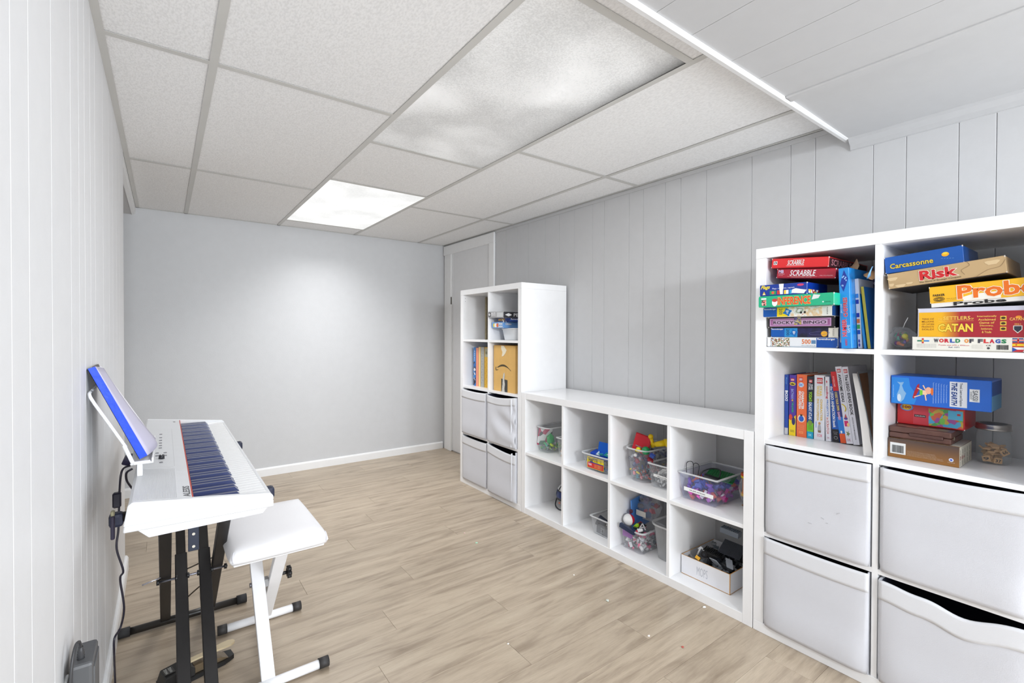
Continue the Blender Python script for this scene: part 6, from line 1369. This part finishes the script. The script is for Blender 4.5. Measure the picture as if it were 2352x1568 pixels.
for y in (FF, NF):
    cyl('foot_bar', sl((-0.128, y, 0.0165)), sl((0.262, y, 0.0165)), 0.0135, SB2, st, n=16)
    for a, b_ in ((-0.148, -0.108), (0.242, 0.278)):
        bm = bmesh.new(); add_cyl(bm, sl((a, y, 0.0175)), sl((b_, y, 0.0175)), 0.0172, n=18); mesh_obj('end_cap', bm, mat((44,44,46),0.7), st)
for y in (1.600, 2.335):
    cyl('support_arm', sl((-0.10, y, ZA+0.012)), sl((0.245, y, ZA+0.012)), 0.013, SB2, st)
    for a, b_ in ((-0.118, -0.088), (0.226, 0.272)):
        bm = bmesh.new(); add_box(bm, a-0.06, b_-0.06, y-1.97-0.017, y-1.97+0.017, ZA-0.010, ZA+0.026, 0.008, 2); mesh_obj('end_cap', bm, mat((28,34,58),0.5), st)
cyl('pivot_bolt', sl((-0.018, 1.93, 0.318)), sl((0.178, 1.93, 0.318)), 0.0035, mat((150,150,160),0.3,0.9), st)
for x in (-0.020, 0.030, 0.062, 0.092, 0.131, 0.172): cyl('bolt_cap', sl((x-0.004, 1.93, 0.318)), sl((x+0.004, 1.93, 0.318)), 0.009, mat((24,24,26),0.4), st, n=12)
cyl('locking_pin', sl((-0.060, 1.90, 0.335)), sl((-0.012, 1.90, 0.345)), 0.0022, mat((200,200,210),0.25,0.9), st)
bm = bmesh.new(); add_box(bm, -0.004, 0.024, 1.72-1.97, 1.724-1.97, 0.478, 0.662, 0.0015); mesh_obj('adjusting_plate', bm, mat((40,48,66),0.35), st)
for z in (0.492, 0.53, 0.57): cyl('plate_hole', (0.010, 1.7185-1.97, z), (0.010, 1.7195-1.97, z), 0.0042, mat((220,214,200),0.5), st, n=10)
box('end_plate', -0.168, -0.160, 1.50-1.97, 1.515-1.97, 0.634, 0.692, mat((34,28,52),0.4), st, 0.002)
box('end_plate_tip', -0.168, -0.160, 1.50-1.97, 1.515-1.97, 0.692, 0.704, mat((150,146,120),0.4,0.5), st, 0.002)

# ---------------------------------------------------------------- bench
BW = mat((242, 242, 244), 0.3); BPAD = mat((240, 239, 241), 0.42, noise=0.012, nscale=6, bump=0.25, bscale=9)
bx, by = 0.305, 1.870
t = bn = empty('piano_bench', (bx, by, 0), label='white X-leg piano bench with a padded white seat', cat='bench')
def cushion(name, hw, hd, z0, z1, r, m, parent):
    bm = bmesh.new(); N1 = 22; g = []
    def h(u, v):
        e = max(abs(u), abs(v)); return z0+0.0 + (z1-z0)*(1-e**7)**0.5*(0.90+0.10*(1-u*u)*(1-v*v))
    for j in range(N1+1):
        row = []
        for i in range(N1+1):
            u = -1+2*i/N1; v = -1+2*j/N1
            u = math.copysign(abs(u)**0.75, u); v = math.copysign(abs(v)**0.75, v)
            # rounded corners in plan
            k = (abs(u)*abs(v))**6; s_ = 1-0.035*k
            row.append(bm.verts.new((u*hw*s_, v*hd*s_, h(u, v))))
        g.append(row)
    for a, b_ in zip(g, g[1:]):
        for i in range(N1): bm.faces.new((a[i], a[i+1], b_[i+1], b_[i]))
    edge = [g[0][i] for i in range(N1+1)]+[g[j][N1] for j in range(1, N1+1)]+[g[N1][i] for i in range(N1-1,-1,-1)]+[g[j][0] for j in range(N1-1,0,-1)]
    low = [bm.verts.new((v.co.x*0.97, v.co.y*0.98, z0-0.022)) for v in edge]; mid = [bm.verts.new((v.co.x*1.012, v.co.y*1.008, z0-0.008)) for v in edge]
    n = len(edge)
    for i in range(n):
        bm.faces.new((edge[(i+1)%n], edge[i], mid[i], mid[(i+1)%n])); bm.faces.new((mid[(i+1)%n], mid[i], low[i], low[(i+1)%n]))
    bm.faces.new(low)
    bmesh.ops.recalc_face_normals(bm, faces=bm.faces)
    return mesh_obj(name, bm, m, parent, True)
pad = cushion('seat', 0.149, 0.216, 0.447, 0.472, 0.02, BPAD, bn)
box('seat_board', -0.135, 0.135, -0.20, 0.20, 0.416, 0.4265, BW, bn, 0.002)
for x, y in ((-0.13,-0.20),(0.13,-0.20)): tube('seat_pleat', [(x*1.04, y*1.045, 0.468), (x*1.07, y*1.070, 0.455), (x*1.06, y*1.06, 0.436)], 0.0016, mat((214,214,222),0.6), bn, sub=3)
def bl(p): return (p[0]-bx, p[1]-by, p[2])
def bleg(p0, p1, w=0.040, th=0.020):
    bm = bmesh.new(); bar(bm, bl(p0), bl(p1), w, th, (1,0,0), 0.0015); return mesh_obj('leg', bm, BW, bn)
bleg((0.266, 1.672, 0.026), (0.266, 2.010, 0.412), 0.022, 0.040); bleg((0.320, 2.068, 0.026), (0.320, 1.735, 0.412), 0.022, 0.040)
for y in (1.665, 2.072):
    cyl('foot_bar', bl((0.185, y, 0.0165)), bl((0.425, y, 0.0165)), 0.0145, BW, bn, n=16)
    for a, b_ in ((0.158, 0.189), (0.420, 0.452)):
        bm = bmesh.new(); add_cyl(bm, bl((a, y, 0.0172)), bl((b_, y, 0.0172)), 0.0170, n=18); mesh_obj('end_cap', bm, mat((52,50,50),0.6), bn)
cyl('knob_shaft', bl((0.3405, 1.875, 0.262)), bl((0.362, 1.875, 0.262)), 0.006, mat((40,38,38),0.4), bn)
bm = bmesh.new(); add_cyl(bm, bl((0.362, 1.875, 0.262)), bl((0.374, 1.875, 0.262)), 0.013, n=16)
for k in range(6): add_cyl(bm, bl((0.362, 1.875+0.015*cos(k*pi/3), 0.262+0.015*sin(k*pi/3))), bl((0.375, 1.875+0.015*cos(k*pi/3), 0.262+0.015*sin(k*pi/3))), 0.0072, n=10)
mesh_obj('knob', bm, mat((34,33,34),0.4), bn)
cyl('pivot_bolt', bl((0.240, 1.875, 0.250)), bl((0.2458, 1.875, 0.250)), 0.008, mat((150,150,154),0.3,0.8), bn)
box('spacer', 0.2865-bx, 0.2995-bx, 1.862-by, 1.888-by, 0.236, 0.262, mat((150,150,150),0.5), bn)

# ---------------------------------------------------------------- sustain pedal, cables, adapter
t = pe = empty('sustain_pedal', (0.085, 1.885, 0), (0, 0, R(14)), label='black sustain pedal with a pale metal foot lever on the floor', cat='pedal')
PB = mat((42,41,40),0.45); PB2 = mat((30,30,31),0.5)
prism('pedal_base', [(-0.105,-0.036),(0.075,-0.030),(0.108,-0.016),(0.110,0.020),(0.075,0.032),(-0.105,0.036)], 0.014, PB2, pe, 'z', off=0.001)
prism('pedal_body', [(-0.105,0.015),(-0.095,0.046),(-0.030,0.052),(-0.014,0.040),(-0.014,0.015)], 0.064, PB, pe, 'y', 0.002, off=-0.032)
prism('pedal_shroud', [(-0.014,0.015),(-0.014,0.040),(0.010,0.040),(0.070,0.026),(0.090,0.015)], 0.044, mat((128,112,88),0.35,0.5), pe, 'y', 0.001, off=-0.022)
bm = bmesh.new(); L = [(-0.030,0.010),(0.030,0.010),(0.080,0.017),(0.100,0.017),(0.112,0.010),(0.116,0.0)]; poly = [(x,y) for x,y in L]+[(x,-y) for x,y in reversed(L[:-1])]
a = [bm.verts.new((x, y, 0.050-0.02*max(0,x-0.03))) for x, y in poly]; b_ = [bm.verts.new((x, y, 0.056-0.02*max(0,x-0.03))) for x, y in poly]
bm.faces.new(list(reversed(a))); bm.faces.new(b_)
for i in range(len(a)): bm.faces.new((a[i], a[(i+1)%len(a)], b_[(i+1)%len(a)], b_[i]))
bmesh.ops.recalc_face_normals(bm, faces=bm.faces); mesh_obj('pedal_lever', bm, mat((226,208,172),0.3,0.3), pe)
box('pedal_label', -0.094, -0.066, -0.018, 0.018, 0.0502, 0.0512, mat((60,58,56),0.4), pe)
for i in range(2): text('POLARITY', -0.091+i*0.012, -0.083+i*0.012, -0.015, 0.015, (220,220,214), pe, y=0.0518, face='top')
def cable(name, pts, r, label, col=(34,32,44)):
    return tag(tube(name, pts, r, mat(col,0.45), None, 8, 6), label, 'cable')
cable('pedal_cable', [(-0.010,1.862,0.020),(-0.035,1.83,0.012),(-0.050,1.80,0.006),(-0.030,1.76,0.005),(0.01,1.79,0.006),(0.05,1.81,0.010),(0.10,1.800,0.006),(0.14,1.77,0.005),(0.11,1.73,0.005),(0.06,1.75,0.005)], 0.0028, 'thin black pedal cable looping on the floor by the pedal')
cable('audio_cable', [(0.048,2.02,0.300),(0.075,2.02,0.306),(0.125,2.03,0.315),(0.165,2.06,0.305),(0.160,2.09,0.255),(0.140,2.10,0.215),(0.10,2.12,0.180),(0.06,2.16,0.130)], 0.0025, 'thin dark cable slung between the stand legs', (60,48,38))
t = pc = empty('power_cable', (-0.09, 1.80, 0.76), label='black power cable with a ferrite block hanging behind the piano', cat='cable')
def pl_(p): return (p[0]+0.09, p[1]-1.80, p[2]-0.76)
CB = mat((34,30,44),0.4)
tube('cord', [pl_(p) for p in ((-0.084,1.80,0.745),(-0.098,1.79,0.742),(-0.104,1.78,0.725),(-0.107,1.78,0.680),(-0.108,1.775,0.640),(-0.110,1.779,0.568),(-0.114,1.776,0.513),(-0.100,1.784,0.442),(-0.108,1.80,0.412),(-0.100,1.812,0.319),(-0.110,1.841,0.249),(-0.122,1.807,0.238),(-0.124,1.82,0.187),(-0.128,1.90,0.08),(-0.130,1.94,0.012),(-0.130,1.90,0.0035),(-0.128,1.82,0.0032),(-0.120,1.74,0.0032))], 0.0028, CB, pc)
bm = bmesh.new(); add_box(bm, *[v for v in (-0.010,0.010)], -0.010, 0.010, -0.022, 0.022, 0.004); o = mesh_obj('ferrite_block', bm, mat((30,28,44),0.4), pc); o.location = pl_((-0.113,1.778,0.655))
tube('second_cord', [pl_(p) for p in ((-0.078,1.80,0.735),(-0.092,1.80,0.725),(-0.092,1.81,0.700),(-0.084,1.83,0.675),(-0.080,1.85,0.66))], 0.003, CB, pc)
bm = bmesh.new(); add_box(bm, -0.012, 0.012, -0.016, 0.016, -0.010, 0.010, 0.003); o = mesh_obj('plug', bm, mat((34,30,56),0.4), pc); o.location = pl_((-0.089,1.815,0.758)); o.rotation_euler = (0.3, 0.4, 0)

# wall outlet with adapter
t = empty('wall_outlet', (XL, 1.200, 0.420), label='white outlet plate on the left wall behind the power adapter', cat='outlet')
box('plate', 0.0, 0.005, -0.038, 0.038, -0.060, 0.060, mat((240,240,238),0.35), t, 0.0015)
box('socket', 0.005, 0.009, -0.018, 0.018, -0.045, 0.045, mat((232,232,230),0.4), t, 0.002)
t = empty('power_adapter', (XL+0.0095, 1.240, 0.492), label='dark grey power adapter plugged in low on the left wall', cat='adapter')
AD = mat((86,87,89),0.42)
bm = bmesh.new(); add_box(bm, 0.0, 0.034, -0.045, 0.045, -0.12, 0.020, 0.006, 2); mesh_obj('adapter_body', bm, AD, t)
bm = bmesh.new(); add_box(bm, 0.0335, 0.036, -0.038, 0.038, -0.11, 0.006, 0.002, 1); mesh_obj('adapter_face', bm, mat((98,99,101),0.38), t)
lathe('strain_relief', [(0.0035,0.0),(0.006,0.001),(0.005,0.004),(0.0062,0.006),(0.0048,0.009),(0.006,0.011),(0.0045,0.014),(0.0055,0.016),(0.004,0.019),(0.0035,0.024)], mat((60,60,62),0.45), t, 14, (0.014,-0.020,0.019))
tube('cord', [(0.014,-0.020,0.040),(0.013,-0.030,0.058),(0.010,-0.048,0.062),(0.007,-0.062,0.045),(0.005,-0.070,0.010),(0.005,-0.070,-0.04)], 0.0026, mat((56,56,58),0.45), t)

# ---------------------------------------------------------------- specks on the floor
def speck(x, y, s, col, label, seed):
    bm = bmesh.new(); bmesh.ops.create_icosphere(bm, subdivisions=1, radius=s); r_ = random.Random(seed)
    for v in bm.verts: v.co = Vector((v.co.x*r_.uniform(0.6,1.3), v.co.y*r_.uniform(0.6,1.2), v.co.z*0.4*r_.uniform(0.7,1.2)))
    zmin = min(v.co.z for v in bm.verts)
    o = mesh_obj('paper_scrap', bm, mat(col,0.6)); o.location = (x, y, 0.0001-zmin); tag(o, label, 'scrap')
speck(1.378, 2.308, 0.007, (226,196,190), 'pale pink scrap on the floor near the far tall shelf unit', 1)
speck(1.369, 2.164, 0.008, (176,224,196), 'mint green bead on the floor beside the pale pink scrap', 2)
speck(1.559, 1.606, 0.005, (238,236,230), 'white crumb on the floor by the middle of the low unit', 3)
speck(1.525, 1.366, 0.009, (200,206,196), 'greyish white flake on the floor before the third cube column', 4)
speck(1.815, 1.095, 0.008, (240,240,238), 'white curl of paper against the base of the low unit', 5)
speck(1.474, 1.114, 0.006, (236,230,224), 'small white chip on the floor nearest the camera', 6)
speck(1.521, 1.001, 0.006, (184,90,80), 'reddish fleck on the floor toward the nearest tall shelf', 7)
speck(1.017, 1.390, 0.005, (240,238,234), 'tiny white crumb alone in the middle of the open floor', 8)
